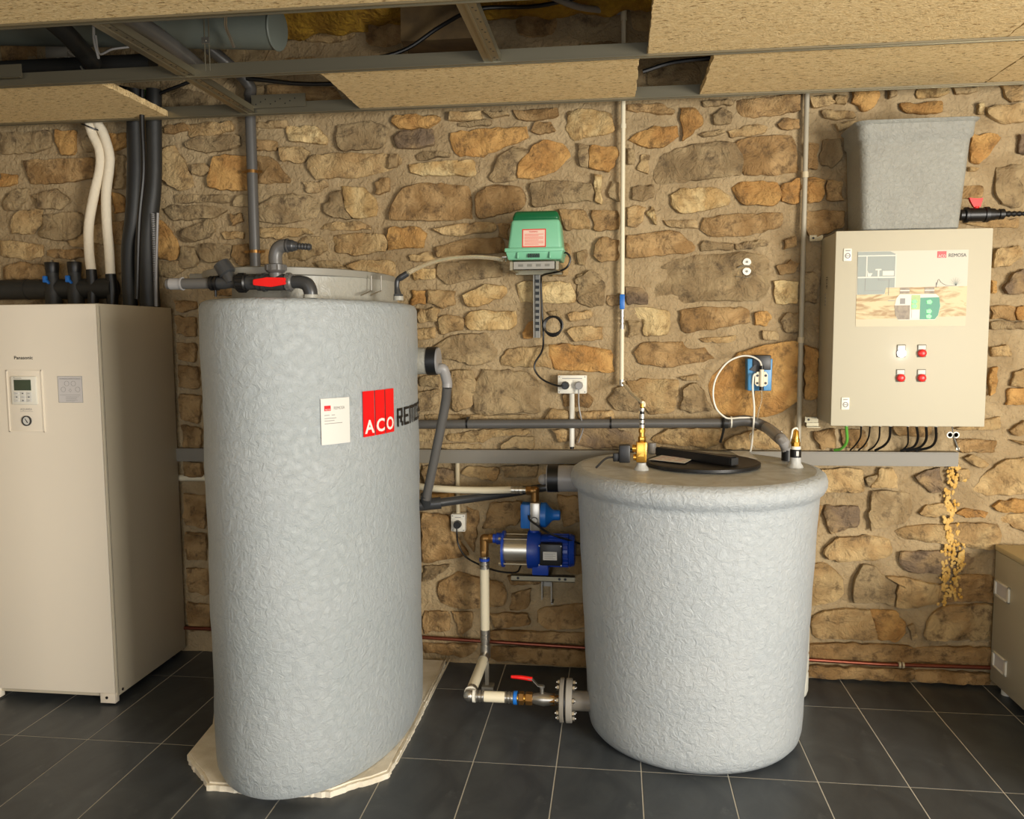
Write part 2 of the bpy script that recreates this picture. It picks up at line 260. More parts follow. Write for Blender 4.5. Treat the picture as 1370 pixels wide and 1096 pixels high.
# ---------------------------------------------------------------- structure
WY = 3.727
def fbm(p, o=4): 
    return noise.fractal(p, 1.0, 2.0, o)
STONES = """
W 200 110 4.029
b 75,235 195,222 200,262 150,270 75,278
t 195,222 325,218 450,215 460,255 400,272 330,290 210,290
g 185,335 240,300 350,288 485,288 490,345 400,375 300,378 220,360
t 70,360 130,345 190,430 240,560 170,590 70,530
s 235,445 300,440 330,470 280,510 235,495
o 350,400 430,395 525,400 535,575 440,585 320,570 310,540
b 575,395 650,400 700,450 755,520 750,540 580,545
b 570,310 650,312 690,330 680,370 570,370
s 565,215 740,205 735,240 640,250 570,245
y 735,235 900,238 960,300 955,335 880,330 745,315
g 1015,235 1180,205 1275,240 1275,300 1240,360 1030,368 1012,330
t 705,350 830,348 865,380 820,435 715,425 700,385
t 870,395 1000,385 1200,385 1340,390 1360,430 1300,470 1100,515 900,520 862,460
s 825,540 940,530 960,560 900,595 850,595
g 125,605 290,605 435,610 430,650 330,645 130,650
g 65,680 110,660 270,665 430,690 340,735 120,740
g 465,610 530,605 535,670 460,670
b 430,710 490,705 505,740 455,780
t 385,810 500,805 500,840 405,850
g 165,800 240,770 330,740 360,780 330,830 230,860 165,850
o 45,745 80,760 130,830 160,920 140,955 45,950
g 175,890 240,890 265,960 230,1005 165,1000
g 280,870 400,870 440,880 430,960 310,975 270,920
b 450,880 530,870 545,985 470,985 445,940
t 590,910 640,900 650,985 600,985
g 590,680 650,620 720,600 860,610 920,650 890,730 720,765 590,750
t 595,790 700,780 850,790 880,815 760,840 600,840
y 1030,560 1170,570 1230,660 1225,720 1110,740 1060,690
g 935,660 1000,590 1028,585 1055,690 1095,738 1000,730 940,700
b 1210,540 1290,510 1295,590 1215,610
t 915,790 970,755 1150,755 1200,790 1000,800
t 995,820 1150,815 1275,825 1280,908 1120,935 1010,920 990,870
s 735,900 860,830 940,840 960,900 850,960 740,950
t 1065,990 1160,960 1310,960 1320,1040 1200,1060
s 900,970 1020,965 1050,995 930,1000
g 20,60 160,30 400,90 420,150 100,165
g 500,20 620,10 600,90 540,90
b 640,20 680,10 990,30 1040,110 860,110 640,100
s 50,965 160,960 190,1010 120,1050 50,1040
W 520 110 4.029
o 20,178 270,180 280,205 200,250 60,250 20,215
d 20,290 60,258 240,258 250,330 150,360 40,355
t 325,165 500,155 500,200 330,208
s 510,160 640,155 650,185 560,190
g 370,215 550,200 555,230 380,240
o 335,270 480,255 740,238 750,300 540,380 500,402 350,385
b 670,150 910,140 920,185 800,205 700,208
b 765,260 790,215 880,215 900,270 810,285
g 145,395 200,375 330,378 330,400 150,418
y 105,440 200,435 460,420 465,500 250,508 110,490
s 0,385 50,385 50,460 0,470
g 545,515 600,395 680,350 760,365 700,450 690,520 580,545
o 702,450 770,350 850,308 960,340 975,400 900,470 780,522 697,515
y 955,260 970,150 1060,140 1200,170 1215,270 1060,300 990,305
g 1020,330 1078,335 1078,460 1030,450
o 1082,340 1230,345 1235,420 1190,485 1082,465
b 15,740 10,680 70,580 180,540 430,560 440,730 250,750
b 470,610 560,550 720,570 740,640 700,690 490,740 470,690
g 760,545 900,530 1100,550 1105,640 900,655 780,675
y 1108,490 1148,500 1148,660 1112,640
g 1190,560 1210,530 1240,540 1240,640 1190,620
t 920,690 1050,685 1088,740 1080,785 950,800
b 1095,690 1240,690 1245,790 1110,800
t 235,790 400,760 570,755 580,800 380,830 320,830
b 585,770 650,760 640,850 590,830
o 0,790 170,780 210,830 190,890 0,905
b 255,890 400,845 600,835 630,920 450,925 260,950
t 110,935 230,915 245,965 115,970
g 260,980 420,960 600,960 600,1050 290,1075 262,1040
b 1110,880 1150,840 1240,850 1240,960 1150,975 1110,940
t 920,870 960,860 980,920 960,1040 880,1050 910,990
s 1015,920 1070,900 1060,990 1020,980
g 1010,1060 1100,1010 1150,1060 1120,1096 1010,1096
y 120,1030 210,1025 230,1060 140,1070
W 820 110 4.029
b 75,120 240,112 330,150 320,180 150,160 75,155
o 90,310 150,265 230,240 345,240 350,300 270,350 180,355
o 360,140 430,138 500,200 400,300 378,320
g 530,180 600,140 640,170 635,225 550,230
g 480,100 640,92 640,125 490,130
b 660,90 1000,70 1000,160 870,180 700,190 665,150
s 465,275 590,255 600,280 500,295
t 615,265 740,228 830,235 830,270 730,290 630,295
b 890,230 920,195 1010,200 1010,250 910,255
g 225,510 270,380 480,330 645,325 690,400 690,500 600,510 250,550
b 660,330 720,300 960,285 985,350 1000,480 820,500 705,495
s 80,360 120,370 110,440 80,440
t 130,470 160,390 200,390 190,500
g 105,560 220,550 220,620 170,640 110,630
y 310,610 350,575 560,570 630,620 620,665 500,690 380,705 325,690
o 650,570 680,535 888,540 905,600 875,665 700,665
o 912,560 1010,515 1010,655 910,645
o 1045,515 1140,520 1145,600 1100,655 1045,650
t 75,670 175,670 170,740 130,780 75,780
y 182,700 215,660 230,720 240,770 200,740
s 270,745 455,745 460,790 300,780
b 475,790 490,735 650,712 910,702 905,780 700,830 520,830
g 465,880 500,855 640,870 645,905 480,910
g 655,870 820,850 840,880 700,905 660,900
b 75,830 340,800 430,870 440,910 250,935 75,950
b 885,1000 950,960 1000,980 980,1030 900,1035
b 920,850 980,830 1000,880 930,900
t 1130,150 1290,160 1300,190 1190,205 1140,190
s 1200,235 1300,200 1320,230 1220,265
g 1130,310 1230,300 1235,420 1180,460 1120,440
b 1045,330 1110,330 1100,470 1045,470
b 1150,530 1240,540 1240,640 1160,640
b 1045,690 1240,700 1240,780 1100,840 1045,830
t 1060,80 1180,68 1200,110 1080,140
W 550 360 4.029
y 0,0 130,0 130,55 20,60
g 140,5 480,5 480,40 330,55 200,85 145,50
o 0,120 75,115 75,190 0,195
t 90,110 240,120 230,195 170,210 95,180
y 285,140 400,85 500,90 520,140 420,180 320,210 280,180
y 565,90 590,65 760,70 860,75 890,180 720,185 600,180
g 895,30 990,20 1040,80 1050,195 960,205 895,170
d 1056,140 1130,130 1130,195 1062,195
y 290,300 290,250 350,225 560,230 570,290 540,325 320,330
t 150,270 200,245 280,260 280,330 160,350
t 35,215 150,212 140,280 40,290
t 35,325 130,315 130,370 40,380
t 845,240 970,222 975,260 860,290
t 840,335 870,310 1030,310 1030,375 880,390
o 600,350 630,285 680,280 680,375 610,380
s 730,230 800,225 815,270 760,260
g 120,425 220,360 400,345 460,440 440,490 350,520 160,480
t 485,480 520,430 640,420 735,410 760,535 700,528 490,523
o 745,415 830,400 1080,440 1085,560 850,545 770,538
g 345,630 380,545 600,555 680,600 685,780 520,775 345,780 335,700
s 220,545 330,540 350,620 325,740 230,770 215,620
g 40,580 150,570 150,640 50,630
g 40,660 150,645 140,760 50,770
s 75,785 320,785 640,788 650,815 80,815
t 720,800 760,755 850,760 850,815 730,815
b 815,680 850,670 950,670 980,700 960,750 830,740
t 900,770 1080,765 1100,815 910,815
g 1060,700 1100,640 1150,620 1220,680 1225,770 1100,760
d 885,865 1080,860 1190,880 1200,950 1000,970 890,950
t 760,865 850,865 850,930 800,935
t 190,900 250,885 400,862 640,865 640,890 450,905 385,938 210,930
s 480,950 550,905 660,900 660,965 490,968
s 160,940 300,942 370,948 370,968 170,968
s 40,865 130,865 130,930 40,930
W 820 360 4.029
g 245,170 240,80 275,-30 450,-68 700,-85 820,-70 830,20 830,110 780,172 560,165 380,182
d 75,100 140,100 195,130 190,190 80,190
y 80,212 200,207 300,230 300,350 170,365 160,270 80,265
g 75,280 150,280 145,350 80,370
b 365,220 500,205 730,210 740,290 550,320 390,345 370,330
t 470,375 660,362 660,390 570,400 490,395
o 760,240 830,225 855,270 830,310 770,300
g 905,280 930,240 1005,235 1005,340 940,345
y 870,60 1000,70 1000,185 880,190
g 1030,20 1105,20 1105,180 1030,180
b 120,450 160,395 380,395 400,440 480,420 550,480 480,500 290,530 150,510
t 80,610 180,592 350,600 350,680 320,770 200,780 80,640
g 385,640 450,610 540,760 430,780 370,755
s 365,580 460,570 470,600 390,605
o 520,620 560,560 690,450 860,410 1005,395 1000,700 880,780 770,800 600,790 550,740
o 1030,420 1105,430 1105,700 1030,700
s 800,330 890,340 890,385 810,385
t 210,920 300,860 570,860 600,920 520,965 230,940
t 610,930 640,905 780,860 900,900 920,970 600,970
b 1080,880 1190,860 1200,960 1110,970
b 1230,870 1370,870 1370,960 1240,965
W 0 160 4.215
g 0,70 130,75 280,60 290,150 200,185 0,190
o 310,60 430,60 420,190 350,205 310,130
g 460,120 500,80 560,190 480,180
o 610,80 715,70 715,150 640,180
b 130,230 300,225 540,220 530,330 330,360 160,360
o 0,300 90,310 90,360 0,380
g 15,480 25,420 100,390 160,390 130,470 80,510 20,515
g 180,420 320,390 380,440 350,510 220,500
t 60,570 100,520 230,500 240,570 180,645 60,640
g 210,640 250,540 400,525 470,530 460,650 380,685 220,665
t 380,690 480,645 490,720 400,715
s 530,600 590,590 600,700 540,700
o 630,410 690,430 700,520 640,530
b 620,570 700,570 695,700 630,700
t 0,680 120,690 230,700 240,770 160,790 0,770
b 260,735 470,730 480,770 420,790 260,770
b 20,830 120,800 260,830 260,900 20,905
s 650,200 700,200 700,390 640,390
o 530,400 580,400 585,480 530,480
W 550 610 3.78
d 50,50 210,70 225,140 70,150
t 290,50 450,60 430,125 330,110 250,90
g 460,50 640,50 630,110 480,110
o 90,190 220,185 220,215 100,220
b 55,290 195,300 205,380 300,500 60,540
b 280,260 345,290 330,400 320,490 245,380 275,310
b 400,240 560,230 550,340 430,370 360,370
b 140,640 240,590 470,650 470,760 250,775 140,740
b 510,700 610,670 590,770 500,780
b 60,785 190,785 195,880 60,900
b 205,790 310,790 310,860 250,910
b 400,800 590,795 600,850 430,880
b 640,780 720,760 880,750 880,870 700,880 640,840
b 490,610 680,600 650,650 500,650
b 410,880 890,900 890,955 410,925
b 60,950 340,950 300,1010 190,1010 60,1000
b 410,965 890,980 890,1060 410,1040
b 740,200 850,210 860,330 770,360
g 60,560 200,550 120,620 60,640
W 1060 610 3.535
t 130,60 330,60 340,170 120,175
t 370,150 420,55 480,60 500,150
g 345,110 398,85 375,150 350,135
d 580,100 630,70 700,60 705,175 660,175 590,120
g 380,165 560,180 575,250 545,310 370,350 360,290
d 155,235 310,240 320,330 180,370 150,290
b 95,240 142,240 100,460 90,400
t 600,270 640,230 740,225 740,280 630,290
o 775,270 830,250 930,265 920,295 820,290
t 490,365 560,330 960,315 985,370 960,440 760,420 560,400
t 145,460 200,385 350,375 460,400 465,470 400,490 250,500 170,490
t 65,520 150,505 240,580 240,650 190,690 60,710
d 510,455 720,450 870,470 830,550 720,560 560,552 505,500
g 285,690 290,580 330,520 380,515 430,560 490,600 480,708 430,690
t 440,565 520,572 700,612 715,690 550,725 492,708 500,600
t 100,850 95,780 150,730 360,728 400,870 130,865
o 370,728 480,732 540,800 500,880 410,872
t 625,870 640,770 700,710 945,700 945,880 780,870
b 740,690 770,565 950,565 945,692
g 550,810 575,795 595,850 570,880
b 80,890 340,888 570,900 570,980 340,975 80,960
b 580,910 940,900 940,1000 800,995 580,980
b 80,990 570,1010 570,1060 80,1050
b 580,1015 935,1030 930,1080 580,1065
t 860,165 920,90 1000,20 1120,10 1120,180 930,190
t 810,5 860,-5 935,35 900,60 830,35
o 945,240 990,210 1120,205 1120,270 970,265
t 980,300 1030,275 1120,275 1120,370 1010,320
t 770,70 830,60 840,110 790,120
W 1110 100 4.981
o 150,115 325,105 320,190 245,255 190,205 145,185
t 45,130 120,135 110,190 50,190
y 570,130 590,90 800,80 800,125 700,150 590,155
o 470,190 750,180 755,240 620,265 480,240
s 820,85 1000,80 1000,115 850,130
y 980,200 1020,190 1030,270 985,260
t 1040,210 1290,200 1290,320 1130,320 1050,270
t 1130,60 1290,60 1290,170 1215,185
o 945,400 1110,395 1130,430 1060,530 1000,590 940,585
g 1110,720 1120,620 1240,600 1290,600 1290,880 1160,870 1100,790
d 1260,400 1295,390 1295,540 1255,520
t 900,1000 1100,965 1280,960 1270,1020 1100,1015
t 920,610 1000,615 980,650 925,650
s 390,110 440,105 450,150 400,155
W 1250 300 3.225
t 255,110 360,95 370,130 330,180 255,185
d 300,270 340,210 395,190 395,300 310,300
o 245,240 265,240 270,300 245,300
b 245,350 350,355 350,415 245,410
o 355,355 395,350 395,415 355,415
g 245,422 395,420 395,450 245,455
t 245,530 310,520 330,570 245,570
o 235,620 270,615 270,730 235,740
t 325,700 340,640 395,620 395,700
o 310,780 320,712 395,705 395,780
t 90,880 280,830 280,885 120,890
b 100,930 260,930 260,985 110,985
t 325,890 395,845 395,915 340,910
y 330,935 395,935 395,955
W 200 380 2.108
b 70,45 130,50 135,70 80,80
b 70,90 130,95 128,150 75,140
b 75,165 130,170 130,220 78,215
b 80,230 140,235 140,300 82,290
b 85,310 142,315 142,395 86,380
b 88,400 145,405 148,470 92,460
b 95,500 150,505 150,545 97,545
b 98,590 155,600 158,690 100,680
b 102,700 158,705 160,780 104,775
b 106,800 162,805 165,880 110,870
b 110,900 165,905 168,980 112,975
"""
def mortar_y(x, z):
    p = Vector((x*2.2, z*2.2, 3.1)); q = Vector((x*14, z*14, 1.7))
    return WY + .010*fbm(p, 3) + .0045*fbm(q, 4)
def build_stone(poly, d, rnd):
    """poly: list of (x,z) world outline; returns bmesh of an irregular stone sticking out of the wall by d"""
    cx = sum(p[0] for p in poly)/len(poly); cz = sum(p[1] for p in poly)/len(poly)
    per = []; n = len(poly)
    segs = [math.hypot(poly[(i+1) % n][0]-poly[i][0], poly[(i+1) % n][1]-poly[i][1]) for i in range(n)]
    tot = sum(segs); N = 32
    for k in range(N):
        s = tot*k/N; i = 0
        while s > segs[i] and i < n-1: s -= segs[i]; i += 1
        t = s/max(segs[i], 1e-6); a, b = poly[i], poly[(i+1) % n]
        per.append([a[0]+(b[0]-a[0])*t, a[1]+(b[1]-a[1])*t])
    per = [[(per[i-1][0]+per[i][0]*8+per[(i+1) % N][0])/10, (per[i-1][1]+per[i][1]*8+per[(i+1) % N][1])/10] for i in range(N)]
    size = math.sqrt(tot*tot/16)
    for q in per:
        v = Vector((q[0]*30, q[1]*30, 5.0)); q[0] += .011*noise.noise(v); q[1] += .009*noise.noise(v+Vector((9, 3, 2)))
    tx, tz = rnd.uniform(-.10, .14), rnd.uniform(-.08, .08)
    rs = []
    for sc, dep in ((.96, -.6), (.97, .12), (1.045, .55), (1.0, .9), (.78, 1.03), (.52, 1.07), (.26, 1.1)):
        ring = []
        for x, z in per:
            X = cx+(x-cx)*sc; Z = cz+(z-cz)*sc
            h = d*dep
            if dep > .5:
                h += (X-cx)*tx+(Z-cz)*tz
                h += .012*fbm(Vector((X*10, Z*14, cx*7)), 4)+.005*noise.noise(Vector((X*45, Z*60, 2)))
                h = min(max(h, .004), .036)
            ring.append(Vector((X, WY-h if dep > 0 else WY+.02, Z)))
        rs.append(ring)
    bm = T()
    vs = [[bm.verts.new(p) for p in r] for r in rs]
    for a, b in zip(vs, vs[1:]):
        for i in range(N): bm.faces.new((a[i], a[(i+1) % N], b[(i+1) % N], b[i]))
    c = bm.verts.new((cx, WY-d*1.1-.012*fbm(Vector((cx*10, cz*14, cx*7)), 4), cz))
    for i in range(N): bm.faces.new((vs[-1][i], vs[-1][(i+1) % N], c))
    return bm
# mortar wall
bm = T(); X0, X1, Z0, Z1 = -3.7, 3.0, -.02, 3.0; nx, nz = 300, 136
g = [[bm.verts.new((X0+(X1-X0)*i/nx, mortar_y(X0+(X1-X0)*i/nx, Z0+(Z1-Z0)*j/nz), Z0+(Z1-Z0)*j/nz)) for i in range(nx+1)] for j in range(nz+1)]
for j in range(nz):
    for i in range(nx): bm.faces.new((g[j][i], g[j][i+1], g[j+1][i+1], g[j+1][i]))
bx(bm, X0, X1, WY+.06, WY+.3, Z0, Z1)
wall = obj('wall_back', bm, M['mortar'], kind='structure')
rnd = random.Random(3)
polys = []; ox = oy = 0; sc = 1
for line in STONES.strip().splitlines():
    t = line.split()
    if t[0] == 'W': ox, oy, sc = float(t[1]), float(t[2]), float(t[3]); continue
    pts = []
    for q in t[1:]:
        a, b = q.split(','); v = P(ox+float(a)/sc, oy+float(b)/sc, WY-.018); pts.append((v.x, v.z))
    polys.append((t[0], pts))
G = .02; occ = set()
def cells(x0, x1, z0, z1, m=0):
    return [(i, j) for i in range(int((x0-m)//G), int((x1+m)//G)+1) for j in range(int((z0-m)//G), int((z1+m)//G)+1)]
for c, p in polys:
    occ.update(cells(min(q[0] for q in p), max(q[0] for q in p), min(q[1] for q in p), max(q[1] for q in p)))
fill = []
for wid in ((.17, .34, .09, .16), (.10, .2, .06, .1)):
    for k in range(5000):
        ww, hh = rnd.uniform(wid[0], wid[1]), rnd.uniform(wid[2], wid[3])
        x, z = rnd.uniform(X0+.02, X1-ww-.02), rnd.uniform(.01, Z1-hh-.02)
        cs = cells(x, x+ww, z, z+hh, .016)
        if any(c in occ for c in cs): continue
        occ.update(cells(x, x+ww, z, z+hh))
        n = 9; pp = []
        for i in range(n):
            a = 2*math.pi*i/n+rnd.uniform(-.15, .15); ca, sa = math.cos(a), math.sin(a)
            e = .55; pp.append((x+ww/2+math.copysign(abs(ca)**e, ca)*ww/2*rnd.uniform(.88, 1), z+hh/2+math.copysign(abs(sa)**e, sa)*hh/2*rnd.uniform(.86, 1)))
        fill.append((rnd.choice('ttgbbso'), pp))
fill.sort(key=lambda f: abs(sum(q[0] for q in f[1])/9+.6) + (0 if sum(q[1] for q in f[1])/9 < 2.5 else .8))
nmax = 298-len(polys)
for c, p in polys+fill[:max(nmax, 0)]:
    d = rnd.uniform(.018, .034)
    if len(p) == 9: d = min(d, .02)
    obj('stone', build_stone(p, d, rnd), SM[c], wall, angle=50)
for key in 'tgb':
    bm = T()
    for i, (c, p) in enumerate(fill[max(nmax, 0):]):
        if 'tgb'[i % 3] == key: merge(bm, build_stone(p, rnd.uniform(.01, .02), rnd))
    obj('outlying_stones', bm, SM[key], wall, kind='stuff', angle=50)
# floor with tiles
bm = T(); bx(bm, -3.7, 3.0, -2.5, WY+.05, -.1, -.0012); floor = obj('floor', bm, M['grout'], kind='structure', smooth=False)
TX, TY = -1.7034, 2.8312
t = T(); bx(t, 0.0018, .2982, .0018, .5982, -.01, 0, .0012, 1)
bmesh.ops.translate(t, vec=(0, 0, 0), verts=t.verts)
tile_me = bpy.data.meshes.new('tile'); bmesh.ops.recalc_face_normals(t, faces=t.faces); t.to_mesh(tile_me); t.free(); tile_me.materials.append(M['tile'])
t = T(); bx(t, 0.0018, .2982, .0018, WY-TY-.6+.012, -.01, 0, .0012, 1)
tile_cut = bpy.data.meshes.new('tile_cut'); bmesh.ops.recalc_face_normals(t, faces=t.faces); t.to_mesh(tile_cut); t.free(); tile_cut.materials.append(M['tile'])
for i in range(-6, 15):
    for j in range(-8, 2):
        o = bpy.data.objects.new('tile', tile_cut if j == 1 else tile_me); COL.objects.link(o); o.parent = floor
        o.location = (TX+.3*i, TY+.6*j, 0)
# other walls of the room (behind and beside the camera)
bm = T(); bx(bm, -3.8, -3.7, -2.6, WY+.1, 0, 3.0); obj('wall_left', bm, M['plaster'], kind='structure', smooth=False)
bm = T(); bx(bm, 3.1, 3.2, -2.6, -1.1, 0, 3); bx(bm, 3.1, 3.2, 1.3, WY+.1, 0, 3); bx(bm, 3.1, 3.2, -1.1, 1.3, 0, .65); bx(bm, 3.1, 3.2, -1.1, 1.3, 2.25, 3)
bx(bm, 3.0, 3.1, 3.0, WY+.1, 0, 3)
obj('wall_right', bm, M['plaster'], kind='structure', smooth=False)
bm = T(); bx(bm, -3.8, -1.8, -2.6, -2.5, 0, 3); bx(bm, 1.6, 3.2, -2.6, -2.5, 0, 3); bx(bm, -1.8, 1.6, -2.6, -2.5, 2.3, 3); bx(bm, -1.8, 1.6, -2.6, -2.5, 0, .15)
obj('wall_front', bm, M['plaster'], kind='structure', smooth=False)
# ceiling: upper slab, rails, boards
bm = T(); bx(bm, -3.8, 3.2, -2.6, WY+.3, 3.0, 3.15); ceil = obj('ceiling', bm, M['concrete'], kind='structure', smooth=False)
CZ = 2.5
RY = [3.547, 3.022, 2.46, 1.88, 1.30, .72, .14, -.44, -1.02, -1.6, -2.18]
for k, y in enumerate(RY):
    bm = T()
    x0, x1 = -3.69, 3.05
    bx(bm, x0, x1, y-.0015, y+.0015, CZ, CZ+.045)               # web
    bx(bm, x0, x1, y-.016, y+.016, CZ, CZ+.0015)                # lower flange
    bx(bm, x0, x1, y-.016, y-.011, CZ-.005, CZ)                 # folded lips
    bx(bm, x0, x1, y+.010, y+.014, CZ-.004, CZ)
    bx(bm, x0, x1, y, y+.02, CZ+.045, CZ+.0465)
    obj('ceiling_rail', bm, M['zinc'], ceil, smooth=False)
def board(x0, x1, y0, y1, z=CZ+.003):
    bm = T(); n = max(2, int((y1-y0)/.02))
    # slightly ragged short edges
    L = [Vector((x0+random.uniform(-.003, .003), y0+(y1-y0)*i/n, z)) for i in range(n+1)]
    Rr = [Vector((x1+random.uniform(-.003, .003), y1-(y1-y0)*i/n, z)) for i in range(n+1)]
    prism(bm, L+Rr, (0, 0, .025)); obj('ceiling_board', bm, M['panel_board'], ceil, smooth=False)
gp = .004
for k in range(len(RY)-1):
    y1, y0 = RY[k]-gp, RY[k+1]+gp
    if k == 0: spans = [(-3.6, -3.13), (-3.12, -1.961), (-1.087, .0755), (.336, 1.418), (1.424, 2.6)]
    elif k == 1: spans = [(.104, 1.27), (1.274, 2.44)]
    else:
        off = (0, .0)[k % 2]; spans = [(-3.6+off+1.2*i, -3.6+off+1.2*i+1.196) for i in range(5)]
    for a, b in spans: board(a, b, y0, y1)
def cross(x, y0, y1, z=CZ+.002):
    bm = T()
    bx(bm, x-.03, x+.03, y0, y1, z, z+.0015); bx(bm, x-.03, x-.0285, y0, y1, z, z+.028); bx(bm, x+.0285, x+.03, y0, y1, z, z+.028)
    bx(bm, x-.004, x+.004, y0, y1, z-.004, z)
    r = obj('cross_rail', bm, M['zinc'], ceil, smooth=False)
    h = T(); n = int((y1-y0)/.09)
    for i in range(n):
        for dx in (.014, .02):
            cyl(h, (x+dx, y0+.05+i*.09+(dx-.014)*4, z-.0008), (x+dx, y0+.05+i*.09+(dx-.014)*4, z), .0035, seg=8)
    obj('punched_holes', h, M['black'], r, smooth=False)
cross(-1.59, 2.47, 3.53); cross(-.44, 2.47, 3.015)
bm = T(); a = P(337, 150, 3.53); b = P(409, 146, 3.53); bx(bm, a.x, b.x, 3.528, 3.531, CZ+.02, CZ+.075)
pl = obj('perforated_plate', bm, M['zinc'], ceil, smooth=False)
h = T()
for i in range(9): cyl(h, (a.x+.02+i*.022, 3.527, CZ+.035+(i % 3)*.01), (a.x+.02+i*.022, 3.5285, CZ+.035+(i % 3)*.01), .0028, seg=8)
obj('hole', h, M['black'], pl)
bm = T(); bx(bm, P(0, 97, 3.0).x-.3, P(29, 97, 3.0).x, 2.999, 3.002, CZ+.02, CZ+.072); bx(bm, P(0, 97, 3.0).x-.3, P(29, 97, 3.0).x, 2.985, 3.002, CZ+.02, CZ+.022)
obj('rail_joiner', bm, M['zinc'], ceil, smooth=False)
#@@PART2
# ---------------------------------------------------------------- heat pump cabinet (far left)
hx0, hx1, hy0, hy1, hz0, hz1 = -2.668, -2.068, 3.117, 3.69, .02, 1.672
hp = thing('heat_pump_cabinet', 'tall cream heat pump cabinet with control panel at the far left', 'heat pump', ((hx0+hx1)/2, (hy0+hy1)/2, 0))
bm = T(); bx(bm, hx0, hx1, hy0+.012, hy1, hz0+.012, hz1, .003); obj('body', bm, M['enamel_shaded'], hp)
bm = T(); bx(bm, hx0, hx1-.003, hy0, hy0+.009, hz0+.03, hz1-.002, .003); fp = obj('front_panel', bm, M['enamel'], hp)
bm = T(); bx(bm, hx1-.07, hx1-.003, hy0, hy0+.03, hz0-.012, hz0+.03, .002); obj('foot', bm, M['enamel'], hp)
bm = T(); bx(bm, hx0+.003, hx0+.07, hy0, hy0+.03, hz0-.012, hz0+.03, .002); obj('foot', bm, M['enamel'], hp)
for x in (hx0+.05, hx1-.05):
    bm = T(); cyl(bm, (x, hy1-.05, 0), (x, hy1-.05, .034), .02); obj('foot', bm, M['black'], hp)
bm = T(); cyl(bm, (hx1-.04, hy0+.001, hz0+.012), (hx1-.04, hy0-.002, hz0+.012), .006); obj('screw', bm, M['black'], hp); bm = T(); cyl(bm, (hx1-.001, hy0+.05, hz0+.03), (hx1+.002, hy0+.05, hz0+.03), .006); obj('screw', bm, M['black'], hp)
bm = T(); bx(bm, hx1-.001, hx1+.0008, hy0+.022, hy0+.0235, hz0+.02, hz1-.01); obj('seam', bm, M['pvc'], hp, smooth=False)
y = hy0
def fr(bm, x0, x1, z0, z1, wd, y0, y1):
    bx(bm, x0, x1, y0, y1, z1-wd, z1); bx(bm, x0, x1, y0, y1, z0, z0+wd); bx(bm, x0, x0+wd, y0, y1, z0, z1); bx(bm, x1-wd, x1, y0, y1, z0, z1)
bm = T(); bx(bm, -2.473, -2.320, y-.003, y, 1.152, 1.403, .001); fr(bm, -2.475, -2.318, 1.15, 1.405, .004, y-.006, y); cpn = obj('control_panel', bm, M['enamel'], hp)
bm = T(); bx(bm, -2.452, -2.340, y-.012, y-.002, 1.264, 1.380, .004); rm = obj('controller', bm, M['white'], hp)
bm = T(); bx(bm, -2.437, -2.362, y-.0135, y-.011, 1.322, 1.366, .001); obj('screen', bm, M['screen'], rm)
for i in range(3):
    for j in range(3):
        bm = T(); bx(bm, -2.439+.027*i, -2.415+.027*i, y-.0135, y-.011, 1.304-.0145*j, 1.3165-.0145*j, .001); b = obj('button', bm, M['paper'], rm)
        bm = T(); c = Vector((-2.427+.027*i, y-.0138, 1.310-.0145*j))
        if (i+j) % 2 and not (i == 1 and j == 1): bx(bm, c.x-.003, c.x+.003, c.y, c.y+.0005, c.z-.002, c.z+.002)
        else: bx(bm, c.x-.005, c.x+.005, c.y, c.y+.0005, c.z-.0008, c.z+.0008)
        b2 = obj('symbol', bm, M['print_black'] if (i+j) % 2 else M['print_grey'], rm, smooth=False)
bm = T(); text(bm, 'Panasonic', .009, (-2.437, y-.0126, 1.370)); obj('lettering', bm, M['print_grey'], rm, smooth=False)
bm = T(); text(bm, 'AQUAREA', .013, (-2.422, y-.0035, 1.240), width=.052); bx(bm, -2.423, -2.366, y-.0036, y-.003, 1.2345, 1.2355); obj('lettering', bm, M['print_grey'], hp, smooth=False)
bm = T(); lathe(bm, (-2.395, y-.001, 1.197), (0, -1, 0), [(0, .021), (.008, .021), (.008, .017), (.005, .017)], 28); gg = obj('pressure_gauge', bm, M['pvc_dark'], hp)
bm = T(); cyl(bm, (-2.395, y-.005, 1.197), (-2.395, y-.0062, 1.197), .0165, seg=28); obj('dial', bm, M['gauge'], gg)
bm = T(); prism(bm, [(-2.403, y-.0068, 1.206), (-2.401, y-.0068, 1.207), (-2.389, y-.0068, 1.190), (-2.393, y-.0068, 1.188)], (0, .0004, 0)); obj('needle', bm, M['print_black'], gg, smooth=False)
bm = T(); text(bm, 'Panasonic', .019, (-2.438, y-.001, 1.449), width=.083, offset=.015); obj('brand_lettering', bm, M['print_black'], hp, smooth=False)
bm = T(); bx(bm, -2.251, -2.144, y-.0012, y, 1.272, 1.380); st = obj('sticker', bm, M['tag'], hp, smooth=False, label='pale grey sticker')
bm = T(); fr(bm, -2.251, -2.144, 1.272, 1.380, .0012, y-.0016, y-.001)
for (a, b) in ((-2.212, 1.35), (-2.183, 1.35), (-2.228, 1.326), (-2.165, 1.326)):
    lathe(bm, (a, y-.0011, b), (0, -1, 0), [(0, .0105), (.0005, .0105), (.0005, .0094), (0, .0094)], 18)
lathe(bm, (-2.198, y-.0011, 1.322), (0, -1, 0), [(0, .007), (.0005, .007), (.0005, .006), (0, .006)], 4)
for i in range(5): bx(bm, -2.219, -2.219+(.058, .05, .045, .052, .04)[i], y-.0016, y-.001, 1.296-.0045*i, 1.297-.0045*i)
bx(bm, -2.244, -2.155, y-.0016, y-.001, 1.303, 1.304)
